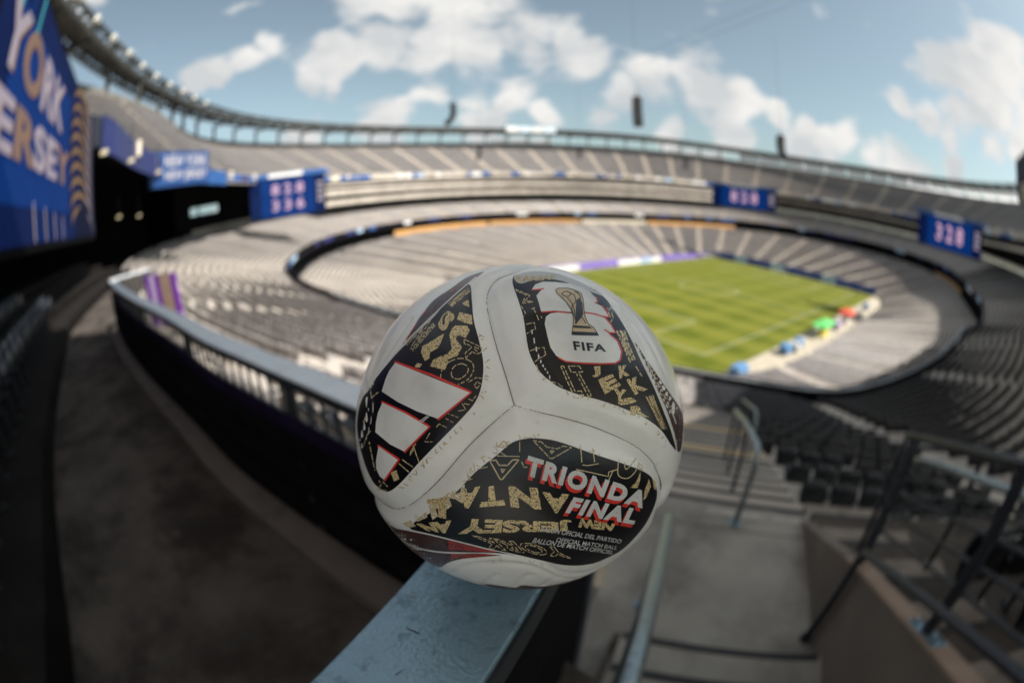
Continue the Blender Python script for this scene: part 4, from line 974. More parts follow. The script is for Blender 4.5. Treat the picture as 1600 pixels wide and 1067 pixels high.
def scoreboard(t, r, z0, hgt, wid, yaw, label, body, glyphs, m_text=led_pink):
    c = pt(t, r, z0); b = thing('scoreboard', label, 'scoreboard', c)
    to_cam = Vector((-c[0], -c[1], 0)).normalized(); n_ = Matrix.Rotation(yaw, 3, 'Z') @ to_cam; s = Vector((-n_.y, n_.x, 0))
    def Q(x, z, o=0): return Vector(c) + s * x + Vector((0, 0, z)) + n_ * o
    M = MB(); M.hexa([Q(-wid / 2, 0, -.8), Q(wid / 2, 0, -.8), Q(wid / 2, 0), Q(-wid / 2, 0), Q(-wid / 2, hgt, -.8), Q(wid / 2, hgt, -.8), Q(wid / 2, hgt), Q(-wid / 2, hgt)]); M.build('case', dark_cave, b)
    def quad(nm, x0, x1, za, zb, o, m_): M = MB(); M.add([Q(x0, za, o), Q(x1, za, o), Q(x1, zb, o), Q(x0, zb, o)], [(0, 1, 2, 3)]); M.build(nm, m_, b)
    quad('screen', -wid * .36, wid * .36, .3, hgt - .3, .05, led_blue)
    quad('side_screen', -wid * .49, -wid * .37, .3, hgt - .3, .05, led_navy); quad('side_screen', wid * .37, wid * .49, .3, hgt - .3, .05, led_navy)
    for k in range(4): quad('side_text', wid * .39, wid * .47, hgt * (.3 + .14 * k), hgt * (.38 + .14 * k), .08, led_white)
    for i, row in enumerate(glyphs):
        me = text_mesh(row, bold=.03); v = np.array([q.co[:] for q in me.vertices]); lo, hi = v.min(0), v.max(0); w = (v - lo) / (hi - lo + 1e-9)
        n = len(glyphs); zt = hgt * (.88 - i * .78 / n); zb = zt - hgt * .70 / n
        for q, cc in zip(me.vertices, w): q.co = Q(-wid * .21 + wid * .42 * (cc[0]), zb + (zt - zb) * (.12 + .76 * cc[1]), .1)
        me.materials.clear(); islands(link('score_digit', me, m_text, b))
    M = MB()
    M.hexa([Q(-wid * .55, hgt, -1.2), Q(wid * .55, hgt, -1.2), Q(wid * .55, hgt, .3), Q(-wid * .55, hgt, .3), Q(-wid * .55, hgt + 1.1, -1.2), Q(wid * .55, hgt + 1.1, -1.2), Q(wid * .55, hgt + 1.1, .3), Q(-wid * .55, hgt + 1.1, .3)])
    M.build('top_band', blue_m, b)
    M = MB(); M.add([Q(-wid * .25, hgt + .1, .34), Q(wid * .2, hgt + .1, .34), Q(wid * .2, hgt + 1.0, .34), Q(-wid * .25, hgt + 1.0, .34)], [(0, 1, 2, 3)]); M.build('top_sign', white_m, b)
    return b


def place(px_az, el0, el1, az0, az1, dist):
    return None


def at(az, el, d):   # a point given by bearing, elevation and distance from the eye
    return Vector((d * math.sin(az * D), d * math.cos(az * D), EYE + d * math.tan(el * D)))


def theta_of(p): return math.degrees(math.atan2(p.y - C[1], p.x - C[0])), math.hypot(p.x - C[0], p.y - C[1])


for az, d, zc, hgt, wid, yaw, lab, gl in (
        (-27.5, 118, 24.6, 10.2, 20., .15, 'blue corner scoreboard with two rows of pale digits left of the far stands', ['8 2 8', '3 3 6']),
        (29.0, 212, 24.2, 9.5, 30., -.1, 'smallest blue scoreboard with one row of pink digits, at the far corner', ['8 2 8']),
        (56.2, 152, 24.3, 9.5, 25., -.35, 'blue scoreboard with pink digits in the dark corner at the right edge', ['3 2 8'])):
    p = at(az, 0, d); t_, r_ = theta_of(p); scoreboard(t_, r_, zc, hgt, wid, yaw, lab, None, gl)
# two-line sign panel hanging under the upper deck on the left
p = at(-41.0, 0, 62); t_, r_ = theta_of(p)
b = thing('hanging_sign', 'blue hanging panel with two lines of pale letters under the left upper deck', 'sign', (p.x, p.y, 32.2))
n_ = (Matrix.Rotation(.75, 3, 'Z') @ Vector((-p.x, -p.y, 0)).normalized()); s_ = Vector((-n_.y, n_.x, 0))
def HQ(x, z, o=0): return Vector((p.x, p.y, 32.4)) + s_ * x + Vector((0, 0, z)) + n_ * o
M = MB(); M.hexa([HQ(-5.8, 0, -.4), HQ(5.6, 0, -.4), HQ(5.6, 0), HQ(-5.8, 0), HQ(-5.8, 4.4, -.4), HQ(5.6, 4.4, -.4), HQ(5.6, 4.4), HQ(-5.8, 4.4)]); M.build('panel', mat('sign_blue', (.01, .05, .18), .5), b)
for i, row in enumerate(('NEW YORK', 'NEW JERSEY')):
    me = text_mesh(row, bold=.03); v = np.array([q.co[:] for q in me.vertices]); lo, hi = v.min(0), v.max(0); w = (v - lo) / (hi - lo + 1e-9)
    for q, cc in zip(me.vertices, w): q.co = HQ(-3.2 + 8.4 * cc[0], 2.4 - 1.95 * i + 1.5 * cc[1], .06)
    me.materials.clear(); islands(link('letter', me, mat('sign_letters', (.36, .36, .40), .5), b))
p = at(-38.0, 0, 100)
b = thing('lit_sign', 'pale glowing sign in the dark concourse at the left', 'sign', (p.x, p.y, 28))
n_ = Vector((-p.x, -p.y, 0)).normalized(); s_ = Vector((-n_.y, n_.x, 0))
for x0, x1 in ((-3.6, -2.0), (-1.6, 2.6)):
    M = MB(); c0 = Vector((p.x, p.y, 28.6)); M.hexa([c0 + s_ * x0 - n_ * .2, c0 + s_ * x1 - n_ * .2, c0 + s_ * x1, c0 + s_ * x0] + [q + Vector((0, 0, 1.5)) for q in (c0 + s_ * x0 - n_ * .2, c0 + s_ * x1 - n_ * .2, c0 + s_ * x1, c0 + s_ * x0)]); M.build('panel', sign_lit, b)
for az, el, d, lab in ((-51.3, 10.2, 30, 'small warm ceiling lamp deep in the left concourse, left of the upper pair'), (-47.6, 8.6, 34, 'small warm ceiling lamp deep in the left concourse, right of the upper pair'),
                       (-46.8, 2.0, 60, 'faint low lamp in the dark left concourse under the deck edge, middle one'), (-49.5, 2.4, 55, 'faint low lamp in the dark left concourse beside the big video board'), (-44.0, 6.6, 42, 'faint lamp in the left concourse just under the hanging sign')):
    p = at(az, el, d); l_ = thing('ceiling_lamp', lab, 'lamp', p)
    M = MB(); M.tube([p + Vector((0, 0, .1)), p - Vector((0, 0, .12))], .28, 10); M.build('lamp_body', lamp_m, l_)
    M = MB(); M.bar(p + Vector((0, 0, .1)), p + Vector((0, 0, 2.5)), .05, .05); M.build('stem', steel_dark, l_)

# ------------------------------------------------------------------ line array loudspeakers hanging over the bowl


def line_array(az, el_top, el_bot, d, curve, side, label, w=1.5):
    top = at(az, el_top, d); H = d * (math.tan(el_top * D) - math.tan(el_bot * D))
    t = thing('line_array', label, 'loudspeaker', top, 0, 'line array loudspeakers hanging over the stands')
    to_cam = Vector((-top.x, -top.y, 0)).normalized(); s = Vector((-to_cam.y, to_cam.x, 0)) * side
    n = 12; a0 = 0.0; p = top - Vector((0, 0, H * .22)); L = H * .80 / n
    for k in range(n):
        f = k / (n - 1); a = -.12 * curve + curve * f ** 1.5
        d_ = Vector((0, 0, -1)) * math.cos(a) + s * math.sin(a); q = p + d_ * L * .97
        M = MB(); M.bar(p, q, w, w * .7); M.build('speaker_cabinet', speaker_m, t); p = p + d_ * L
    M = MB(); M.bar(top - Vector((0, 0, H * .03)), top - Vector((0, 0, H * .2)), .25, .25); M.bar(top - Vector((0, 0, H * .2)) - s * .9, top - Vector((0, 0, H * .2)) + s * .9, .35, .35); M.build('rigging_frame', steel_dark, t)
    M = MB(); M.bar(top - Vector((0, 0, .0)), top + Vector((0, 0, 26)), .055, .055); M.build('cable', steel_dark, t)
    return t


line_array(-6.9, 11.7, 8.1, 120, 1.25, -1, 'curved black line array loudspeaker hanging left of centre, bottom hooked to the right', 1.9)
line_array(15.7, 12.9, 8.3, 112, .12, 1, 'straight black line array loudspeaker hanging highest, right of centre', 2.6)
line_array(33.6, 9.2, 5.6, 120, .8, 1, 'black line array loudspeaker hanging over the right rim, bottom bent to the left', 2.1)
line_array(-3.7, 6.0, 3.7, 150, .55, -1, 'small dark line array seen against the far upper deck, left of centre', 1.6)
line_array(8.5, 5.5, 3.9, 160, .45, -1, 'small dark line array seen against the far upper deck, right of centre', 1.5)
line_array(21.6, 5.0, 3.2, 170, .2, -1, 'small dark line array against the upper deck near the far corner', 1.3)
cb = thing('suspension_cables', 'thin dark cables crossing the sky at the upper right', 'cables', at(40, 22, 150))
for (a0, e0_, d0), (a1, e1_, d1) in (((12, 15.2, 170), (62, 34, 90)), ((14, 15.0, 170), (63, 33.2, 90))):
    M = MB(); P0, P1 = at(a0, e0_, d0), at(a1, e1_, d1)
    M.tube([P0 + (P1 - P0) * (k / 14) - Vector((0, 0, 3.0 * math.sin(PI * k / 14))) for k in range(15)], .045, 5); M.build('cable', steel_dark, cb)

# ------------------------------------------------------------------ pitch side
pal2 = [purple_m, navy_m, purple_m, ltblue_m, white_m, blue_m, purple_m, white_m]
bd = thing('advertising_boards', 'purple, blue and white advertising boards along the far touchline', 'advertising boards', fp(0, 41.5))
for k in range(20):
    u = -62 + 6.3 * k; h = 2.0
    m_ = random.choice(pal2) if u > -38 else purple_m
    if u > 20: m_ = random.choice((purple_m, purple_m, blue_m))
    M = MB(); M.hexa([fp(u, 41.6), fp(u + 6.1, 41.6), fp(u + 6.1, 42.0), fp(u, 42.0), fp(u, 41.4, h), fp(u + 6.1, 41.4, h), fp(u + 6.1, 41.5, h), fp(u, 41.5, h)]); M.build('board_panel', m_, bd)
bd = thing('advertising_boards', 'dark blue advertising boards behind the goal at the far right end', 'advertising boards', fp(64, 0))
for k in range(13):
    v = -41 + 6.3 * k; h = 3.0
    M = MB(); M.hexa([fp(64, v), fp(64, v + 6.1), fp(64.4, v + 6.1), fp(64.4, v), fp(63.8, v, h), fp(63.8, v + 6.1, h), fp(63.9, v + 6.1, h), fp(63.9, v, h)]); M.build('board_panel', mat('end_board_blue', (.02, .06, .30), .5, var=.3, scale=.2) if k not in (3, 7, 10) else ltblue_m, bd)
wallm = sweep([(off(lf, .1), 0), (off(lf, .1), 1.6), (off(lf, .5), 1.6)], 72, 200, 2); wallm.build('front_wall', purple_m, stadium)
sweep([(off(lf, .1), 0), (off(lf, .1), 1.7), (off(lf, .5), 1.7)], 8, 72, 2).build('front_wall', MATS['blue_board'], stadium)
sweep([(off(lf, .3), 0), (off(lf, .3), 1.25), (off(lf, .7), 1.25)], -70, 8, 2).build('front_wall', mat('front_wall_cream', (.5, .44, .36), .8, var=.2, scale=.5), stadium)
# canopies and equipment on the near right side line


def canopy(u, v, w, dpt, h, m_, m2, label):
    t = thing('canopy', label, 'canopy', fp(u, v)); M = MB()
    for a in (-1, 1):
        for b_ in (-1, 1): M.bar(fp(u + a * w / 2, v + b_ * dpt / 2, 0), fp(u + a * w / 2, v + b_ * dpt / 2, h), .08, .08)
    M.build('legs', steel_dark, t, kind='stuff')
    M = MB(); P = [fp(u + a * w / 2, v + b_ * dpt / 2, h) for a, b_ in ((-1, -1), (1, -1), (1, 1), (-1, 1))]
    M.add(P + [fp(u, v, h + 1.1)] + [(p[0], p[1], p[2] - .35) for p in P], [(0, 1, 4), (1, 2, 4), (2, 3, 4), (3, 0, 4), (0, 5, 6, 1), (1, 6, 7, 2), (2, 7, 8, 3), (3, 8, 5, 0)]); M.build('roof', m_, t)
    M = MB(); M.box(fp(u, v, .55), (w * .5, dpt * .4, 1.1), 32 * D); M.build('counter', m2, t)


canopy(3.3, -45.2, 6.4, 4.2, 3.0, mat('red_fabric', (.60, .075, .035), .7, var=.2, scale=.6), white_m, 'bright red and white canopy beside the near side line of the pitch')
canopy(-15.6, -44.6, 9.5, 3.8, 2.8, mat('green_fabric', (.10, .48, .12), .7, var=.3, scale=.6), mat('yellow_fabric', (.7, .55, .08), .7), 'green and yellow canopy on the near side line, left of the red one')


def cart(u, v, m_, label, w=3.0):
    t = thing('equipment_cart', label, 'cart', fp(u, v), 0, 'covered equipment carts beside the pitch')
    M = MB(); M.box(fp(u, v, 1.1), (w, 2.0, 1.6), 32 * D); o = M.build('cover', m_, t); chamfer(o, .25, 3)
    for a in (-1, 1):
        for b_ in (-1, 1): M = MB(); q = fp(u + a * w * .36, v + b_ * .6, .18); q2 = fp(u + a * w * .36, v + b_ * .75, .18); M.tube([q, q2], .18, 8); M.build('wheel', speaker_m, t)


bc = mat('blue_cover', (.09, .22, .42), .6, var=.2); wc = mat('white_cover', (.55, .55, .52), .6, var=.15)
cart(-37.5, -44.0, bc, 'blue covered cart on the near side line, nearest pair, left one'); cart(-31.0, -44.2, bc, 'blue covered cart on the near side line, nearest pair, right one', 2.2)
cart(-34.4, -44.8, wc, 'white covered cart between the two blue ones', 1.8); cart(-55.8, -43.6, bc, 'blue covered cart alone at the near corner of the grass beside the ball', 3.6)
cart(-6.0, -45.2, mat('lilac_cover', (.42, .33, .55), .6), 'lilac covered cart between the green and red canopies', 2.6); cart(13.5, -46.6, wc, 'white covered cart to the right of the red canopy', 2.8)
cart(30.5, -44.8, bc, 'blue covered cart at the right corner of the pitch', 2.0)

# ------------------------------------------------------------------ the ball
# Its print is laid out on a chart: chart units are seen from the print's own pole, the point of the ball that the lens looks at.
F_ = 720.
Rb = .110
_cr, _sr, _cp, _sp = math.cos(ROLL), math.sin(ROLL), math.cos(PITCH), math.sin(PITCH)


def chart_ray(x, y):
    x = x - 800.; y = -(y - 533.5); r = math.hypot(x, y) + 1e-9; th = 2 * math.asin(min(r / (2 * F_), 1)); a, b, c = math.sin(th) * x / r, math.sin(th) * y / r, math.cos(th)
    a, b = a * _cr - b * _sr, a * _sr + b * _cr
    return Vector((a, c * _cp + b * _sp, b * _cp - c * _sp))


BD = chart_ray(812, 669); BDIST = Rb / math.sin(20.42 * D)
BC = Vector((0, 0, EYE)) + BD * BDIST
AX = -BD
CX, CY, CR = 812., 669., 255.5
RHO0 = .97


def hit(x, y):
    d = chart_ray(x, y); b = d.dot(BD * BDIST); q = b * b - (BDIST ** 2 - Rb ** 2)
    if q < 0: return None
    return (d * (b - math.sqrt(q)) - BD * BDIST).normalized()


def on_ball(x, y):
    """unit direction on the ball of a chart point; past the outline it runs on round the back"""
    dx, dy = x - CX, y - CY; rho = math.hypot(dx, dy) / CR
    if rho <= RHO0: return hit(x, y)
    h0 = hit(CX + dx / rho * RHO0, CY + dy / rho * RHO0)
    a0 = math.acos(max(-1, min(1, h0.dot(AX)))); t = (h0 - AX * h0.dot(AX)).normalized()
    a = a0 + (rho - RHO0) * 190 * D
    return (AX * math.cos(a) + t * math.sin(a)).normalized()


def spl(P, n=8, closed=False):
    P = [np.array(p, float) for p in P]; N_ = len(P); out = []
    for i in range(N_ if closed else N_ - 1):
        g_ = (lambda k: P[k % N_]) if closed else (lambda k: P[min(max(k, 0), N_ - 1)])
        p0, p1, p2, p3 = g_(i - 1), g_(i), g_(i + 1), g_(i + 2)
        for k in range(n):
            t = k / n; out.append(.5 * ((2 * p1) + (-p0 + p2) * t + (2 * p0 - 5 * p1 + 4 * p2 - p3) * t * t + (-p0 + 3 * p1 - 3 * p2 + p3) * t ** 3))
    if not closed: out.append(P[-1])
    return out


SEAMS = [spl([(803, 631), (791, 589), (776, 542), (766, 505), (759, 473), (760, 450), (772, 431), (796, 421), (840, 405), (900, 396)]),
         spl([(803, 631), (850, 644), (877, 650), (928, 665), (979, 686), (1012, 706), (1034, 733), (1042, 762), (1036, 800), (1062, 850), (1090, 860)]),
         spl([(803, 631), (776, 653), (729, 697), (685, 748), (658, 775), (634, 793), (614, 800), (594, 793), (560, 775), (530, 770)])]
SOFT = [spl([(1034, 733), (1040, 770), (1030, 805), (1010, 840), (975, 873), (925, 893), (880, 899)]),
        spl([(682, 891), (705, 877), (740, 868), (790, 866), (845, 878), (880, 895), (925, 893)]),
        spl([(707, 897), (730, 884), (775, 880), (830, 885), (870, 901), (905, 906)]),
        spl([(753, 918), (762, 908), (778, 898)]), spl([(806, 916), (814, 906), (828, 898)]), spl([(850, 914), (860, 906), (876, 900)]),
        spl([(822, 520), (834, 560), (852, 588)]), spl([(838, 500), (852, 560), (876, 598)]),
        spl([(960, 480), (990, 520), (1020, 580), (1050, 640)]), spl([(975, 485), (1012, 530), (1048, 600)]), spl([(925, 447), (965, 470), (1000, 508), (1030, 560)]),
        spl([(640, 500), (600, 560), (578, 600)]), spl([(570, 600), (578, 640), (566, 690)])]


def kd_of(lines, step=.0004):
    pts = []
    for Ln in lines:
        q = [on_ball(*p) * Rb for p in Ln]
        for a, b in zip(q[:-1], q[1:]):
            n = max(1, int((b - a).length / step)); pts += [a.lerp(b, k / n) for k in range(n)]
    kd = kdtree.KDTree(len(pts))
    for i, p in enumerate(pts): kd.insert(p, i)
    kd.balance(); return kd


# the same three-armed seam repeats round the back of the ball
KD1 = kd_of(SEAMS); KD2 = kd_of(SOFT)


def relief(n):
    p = n * Rb; d1 = KD1.find(p)[2]; d2 = KD2.find(p)[2]
    return -.0010 * math.exp(-(d1 / .0008) ** 2) - .0030 * math.exp(-(d1 / .0058) ** 2) - .0008 * math.exp(-(d2 / .0024) ** 2)


ball = thing('football', 'worn white football with black, gold and red printing standing on the steel rail', 'football', BC)
na, nr = 620, 330
t1 = AX.orthogonal().normalized(); t2 = AX.cross(t1)
angs = np.concatenate([np.linspace(.15, 86, 250), np.linspace(86.5, 179.7, nr - 250)]) * D
V = [tuple(AX * (Rb + relief(AX)))]
for a in angs:
    ca, sa = math.cos(a), math.sin(a)
    for k in range(na):
        f = 2 * PI * k / na; n = AX * ca + (t1 * math.cos(f) + t2 * math.sin(f)) * sa
        V.append(tuple(n * (Rb + relief(n))))
V.append(tuple(-AX * Rb))
F = [(0, 1 + (k + 1) % na, 1 + k)[::-1] for k in range(na)]
for i in range(nr - 1):
    o = 1 + i * na
    for k in range(na): k2 = (k + 1) % na; F.append((o + k, o + na + k, o + na + k2, o + k2))
o = 1 + (nr - 1) * na; F += [(o + k, len(V) - 1, o + (k + 1) % na) for k in range(na)]


def ball_white():
    m = bpy.data.materials.new('ball_skin'); m.use_nodes = True; nt = m.node_tree; L = nt.links.new; b = nt.nodes['Principled BSDF']
    b.inputs['Roughness'].default_value = .36; b.inputs['Coat Weight'].default_value = .55; b.inputs['Coat Roughness'].default_value = .12
    b.inputs['Subsurface Weight'].default_value = 0
    tc = N(nt, 'ShaderNodeTexCoord')
    n = N(nt, 'ShaderNodeTexNoise'); n.inputs['Scale'].default_value = 22; n.inputs['Detail'].default_value = 8; n.inputs['Roughness'].default_value = .62; L(tc.outputs['Object'], n.inputs['Vector'])
    r = N(nt, 'ShaderNodeValToRGB'); L(n.outputs['Fac'], r.inputs[0])
    r.color_ramp.elements[0].position = .34; r.color_ramp.elements[0].color = (.80, .78, .73, 1); r.color_ramp.elements[1].position = .58; r.color_ramp.elements[1].color = (.90, .895, .87, 1)
    n2 = N(nt, 'ShaderNodeTexNoise'); n2.inputs['Scale'].default_value = 60; n2.inputs['Detail'].default_value = 6; n2.inputs['Roughness'].default_value = .7; L(tc.outputs['Object'], n2.inputs['Vector'])
    mr = N(nt, 'ShaderNodeMapRange', _interpolation_type='SMOOTHSTEP'); L(n2.outputs['Fac'], mr.inputs[0]); mr.inputs[1].default_value = .60; mr.inputs[2].default_value = .74; mr.inputs[4].default_value = .55
    mx = N(nt, 'ShaderNodeMix', _data_type='RGBA'); L(mr.outputs[0], mx.inputs[0]); L(r.outputs[0], mx.inputs[6]); mx.inputs[7].default_value = (.50, .44, .34, 1)
    # darker where the groove's vertex mark is
    at_ = N(nt, 'ShaderNodeAttribute'); at_.attribute_name = 'groove'
    mx2 = N(nt, 'ShaderNodeMix', _data_type='RGBA'); L(at_.outputs['Fac'], mx2.inputs[0]); L(mx.outputs[2], mx2.inputs[6]); mx2.inputs[7].default_value = (.30, .24, .17, 1)
    L(mx2.outputs[2], b.inputs['Base Color'])
    v = N(nt, 'ShaderNodeTexVoronoi'); v.inputs['Scale'].default_value = 900; L(tc.outputs['Object'], v.inputs['Vector'])
    n4 = N(nt, 'ShaderNodeTexNoise'); n4.inputs['Scale'].default_value = 300; n4.inputs['Detail'].default_value = 4; L(tc.outputs['Object'], n4.inputs['Vector'])
    bp = N(nt, 'ShaderNodeBump'); bp.inputs['Strength'].default_value = .12; bp.inputs['Distance'].default_value = .0006; L(v.outputs['Distance'], bp.inputs['Height'])
    bp2 = N(nt, 'ShaderNodeBump'); bp2.inputs['Strength'].default_value = .15; bp2.inputs['Distance'].default_value = .0008; L(n4.outputs['Fac'], bp2.inputs['Height']); L(bp.outputs[0], bp2.inputs['Normal'])
    L(bp2.outputs[0], b.inputs['Normal'])
    n5 = N(nt, 'ShaderNodeMapRange'); L(n2.outputs['Fac'], n5.inputs[0]); n5.inputs[1].default_value = .4; n5.inputs[2].default_value = .7; n5.inputs[3].default_value = .28; n5.inputs[4].default_value = .55
    L(n5.outputs[0], b.inputs['Roughness'])
    return m


me = bpy.data.meshes.new('skin'); me.from_pydata(V, [], F); me.update()
at_ = me.attributes.new('groove', 'FLOAT', 'POINT')
gv = np.zeros(len(V), dtype=np.float32)
for i, v in enumerate(V):
    d = KD1.find(Vector(v))[2]
    if d < .0035: gv[i] = .95 * math.exp(-(d / .00055) ** 2) + .12 * math.exp(-(d / .0022) ** 2)
at_.data.foreach_set('value', gv)
skin = bpy.data.objects.new('skin', me); COL.objects.link(skin); me.materials.append(ball_white()); me.polygons.foreach_set('use_smooth', [True] * len(me.polygons)); skin.parent = ball


def print_mat(name, col, rough=.34, fleck=0.0, under=(.012, .011, .012), fs=700, wear=None, coat=.3):
    m = bpy.data.materials.new(name); m.use_nodes = True; nt = m.node_tree; L = nt.links.new; b = nt.nodes['Principled BSDF']
    b.inputs['Roughness'].default_value = rough; b.inputs['Coat Weight'].default_value = coat; b.inputs['Coat Roughness'].default_value = .15
    tc = N(nt, 'ShaderNodeTexCoord'); n0 = N(nt, 'ShaderNodeTexNoise'); n0.inputs['Scale'].default_value = 40; n0.inputs['Detail'].default_value = 8; L(tc.outputs['Object'], n0.inputs['Vector'])
    r = N(nt, 'ShaderNodeValToRGB'); L(n0.outputs['Fac'], r.inputs[0]); r.color_ramp.elements[0].position = .3; r.color_ramp.elements[1].position = .7
    r.color_ramp.elements[0].color = tuple(c * .82 for c in col) + (1,); r.color_ramp.elements[1].color = tuple(min(1, c * 1.14) for c in col) + (1,)
    src = r.outputs[0]
    if fleck:
        n = N(nt, 'ShaderNodeTexNoise'); n.inputs['Scale'].default_value = fs; n.inputs['Detail'].default_value = 2.5; n.inputs['Roughness'].default_value = .6; L(tc.outputs['Object'], n.inputs['Vector'])
        mr = N(nt, 'ShaderNodeMapRange'); L(n.outputs['Fac'], mr.inputs[0]); mr.inputs[1].default_value = fleck; mr.inputs[2].default_value = fleck + .035
        mx = N(nt, 'ShaderNodeMix', _data_type='RGBA'); L(mr.outputs[0], mx.inputs[0]); L(src, mx.inputs[6]); mx.inputs[7].default_value = tuple(under) + (1,); src = mx.outputs[2]
    if wear:
        n = N(nt, 'ShaderNodeTexNoise'); n.inputs['Scale'].default_value = 90; n.inputs['Detail'].default_value = 9; n.inputs['Roughness'].default_value = .75; L(tc.outputs['Object'], n.inputs['Vector'])
        mr = N(nt, 'ShaderNodeMapRange'); L(n.outputs['Fac'], mr.inputs[0]); mr.inputs[1].default_value = .66; mr.inputs[2].default_value = .78; mr.inputs[4].default_value = .5
        mx = N(nt, 'ShaderNodeMix', _data_type='RGBA'); L(mr.outputs[0], mx.inputs[0]); L(src, mx.inputs[6]); mx.inputs[7].default_value = tuple(wear) + (1,); src = mx.outputs[2]
    L(src, b.inputs['Base Color'])
    n4 = N(nt, 'ShaderNodeTexNoise'); n4.inputs['Scale'].default_value = 260; n4.inputs['Detail'].default_value = 3; L(tc.outputs['Object'], n4.inputs['Vector'])
    bp = N(nt, 'ShaderNodeBump'); bp.inputs['Strength'].default_value = .2; bp.inputs['Distance'].default_value = .0006; L(n4.outputs['Fac'], bp.inputs['Height']); L(bp.outputs[0], b.inputs['Normal'])
    return m


PM = dict(black=print_mat('print_black', (.006, .006, .009), .30, wear=(.05, .045, .04), coat=.12), gold=print_mat('print_gold', (.74, .58, .30), .4, fleck=.545, fs=1500),
          goldline=print_mat('print_gold_line', (.66, .54, .32), .4, fleck=.60, fs=1500), tan=print_mat('print_tan', (.60, .48, .29), .45, fleck=.56, under=(.80, .77, .70), fs=600),
          red=print_mat('print_red', (.75, .045, .03), .35), white=print_mat('print_white', (.80, .80, .78), .34), silver=print_mat('print_silver', (.68, .68, .68), .32, fleck=.60, under=(.40, .40, .41), fs=1400),
          maroon=print_mat('print_maroon', (.085, .035, .03), .4, fleck=.53, under=(.035, .018, .018), fs=260), cupgold=print_mat('print_cup_gold', (.62, .48, .30), .38), small=print_mat('print_small', (.58, .58, .58), .4),
          navy=print_mat('print_navy', (.014, .018, .030), .35))
PRINT_N = 0


def fill_mesh(loops):
    cu = bpy.data.curves.new('c', 'CURVE'); cu.dimensions = '2D'; cu.fill_mode = 'BOTH'
    for lp in loops:
        s = cu.splines.new('POLY'); s.points.add(len(lp) - 1); s.use_cyclic_u = True
        for q, p in zip(s.points, lp): q.co = (p[0], -p[1], 0, 1)
    o = bpy.data.objects.new('c', cu); COL.objects.link(o); bpy.context.view_layer.update()
    me = bpy.data.meshes.new_from_object(o.evaluated_get(bpy.context.evaluated_depsgraph_get()))
    bpy.data.objects.remove(o); bpy.data.curves.remove(cu); return me


STUFF = ('gold_outline', 'tan_marks', 'small_text', 'red_hatching', 'gold_ticks', 'cup_lines', 'white_line', 'red_line', 'emblem_edge', 'scuff', 'panel_scratch', 'gold_letters', 'grey_sheen_print', 'stripe_edge')


def lay(name, me, mname, h, cell=5., parent=None):
    """lay a flat chart mesh (y up = -chart y) on the ball"""
    bm = bmesh.new(); bm.from_mesh(me); bpy.data.meshes.remove(me)
    if cell:
        xs = [v.co.x for v in bm.verts]; ys = [v.co.y for v in bm.verts]
        for lo, hi, ax in ((min(xs), max(xs), 0), (min(ys), max(ys), 1)):
            k = math.ceil(lo / cell) * cell
            while k < hi:
                co = (k, 0, 0) if ax == 0 else (0, k, 0); no = (1, 0, 0) if ax == 0 else (0, 1, 0)
                bmesh.ops.bisect_plane(bm, geom=bm.verts[:] + bm.edges[:] + bm.faces[:], plane_co=co, plane_no=no); k += cell
    for v in bm.verts:
        n = on_ball(v.co.x, -v.co.y); v.co = n * (Rb + relief(n) + h)
    bm.normal_update()
    for f in bm.faces:
        f.smooth = True
    s = sum(f.normal.dot(f.calc_center_median()) for f in bm.faces)
    if s < 0: bmesh.ops.reverse_faces(bm, faces=bm.faces[:])
    m2 = bpy.data.meshes.new(name); bm.to_mesh(m2); bm.free(); m2.materials.append(PM[mname])
    o = bpy.data.objects.new(name, m2); COL.objects.link(o); o.parent = parent or ball
    if name in STUFF: o['kind'] = 'stuff'
    return o


def shape(name, pts, mname, h, curve=6, holes=(), cell=5., parent=None):
    lp = [spl(pts, curve, True) if curve else pts] + [spl(q, curve, True) for q in holes]
    return lay(name, fill_mesh(lp), mname, h, cell, parent)


def stroke_mesh(lines, w):
    me = bpy.data.meshes.new('s'); V = []; F = []
    for P in lines:
        P = [np.array(p, float) for p in P]; o = len(V)
        for i, p in enumerate(P):
            d = P[min(i + 1, len(P) - 1)] - P[max(i - 1, 0)]; d = d / (np.linalg.norm(d) + 1e-9); n = np.array([-d[1], d[0]]) * w / 2
            a, b = p + n, p - n; V += [(a[0], -a[1], 0), (b[0], -b[1], 0)]
        for i in range(len(P) - 1): F.append((o + 2 * i, o + 2 * i + 1, o + 2 * i + 3, o + 2 * i + 2))
    me.from_pydata(V, [], F); return me


def subdiv(P, st=4.):
    out = []
    for a, b in zip(P[:-1], P[1:]):
        a = np.array(a, float); b = np.array(b, float); n = max(1, int(np.linalg.norm(b - a) / st)); out += [a + (b - a) * k / n for k in range(n)]
    return out + [np.array(P[-1], float)]


def dashes(P, on=7, gap=1.6):
    P = subdiv(P, 1.); out = []; i = 0
    while i < len(P) - 2:
        n = int(on * random.uniform(.5, 1.5)) + 1; out.append(P[i:i + n + 1]); i += n + int(gap * random.uniform(.6, 1.5)) + 1
    return [q for q in out if len(q) > 1]


def strokes(name, lines, w, mname, h, dash=False, parent=None):
    L_ = []
    for P in lines: L_ += dashes(P) if dash else [subdiv(P)]
    return lay(name, stroke_mesh(L_, w), mname, h, None, parent)


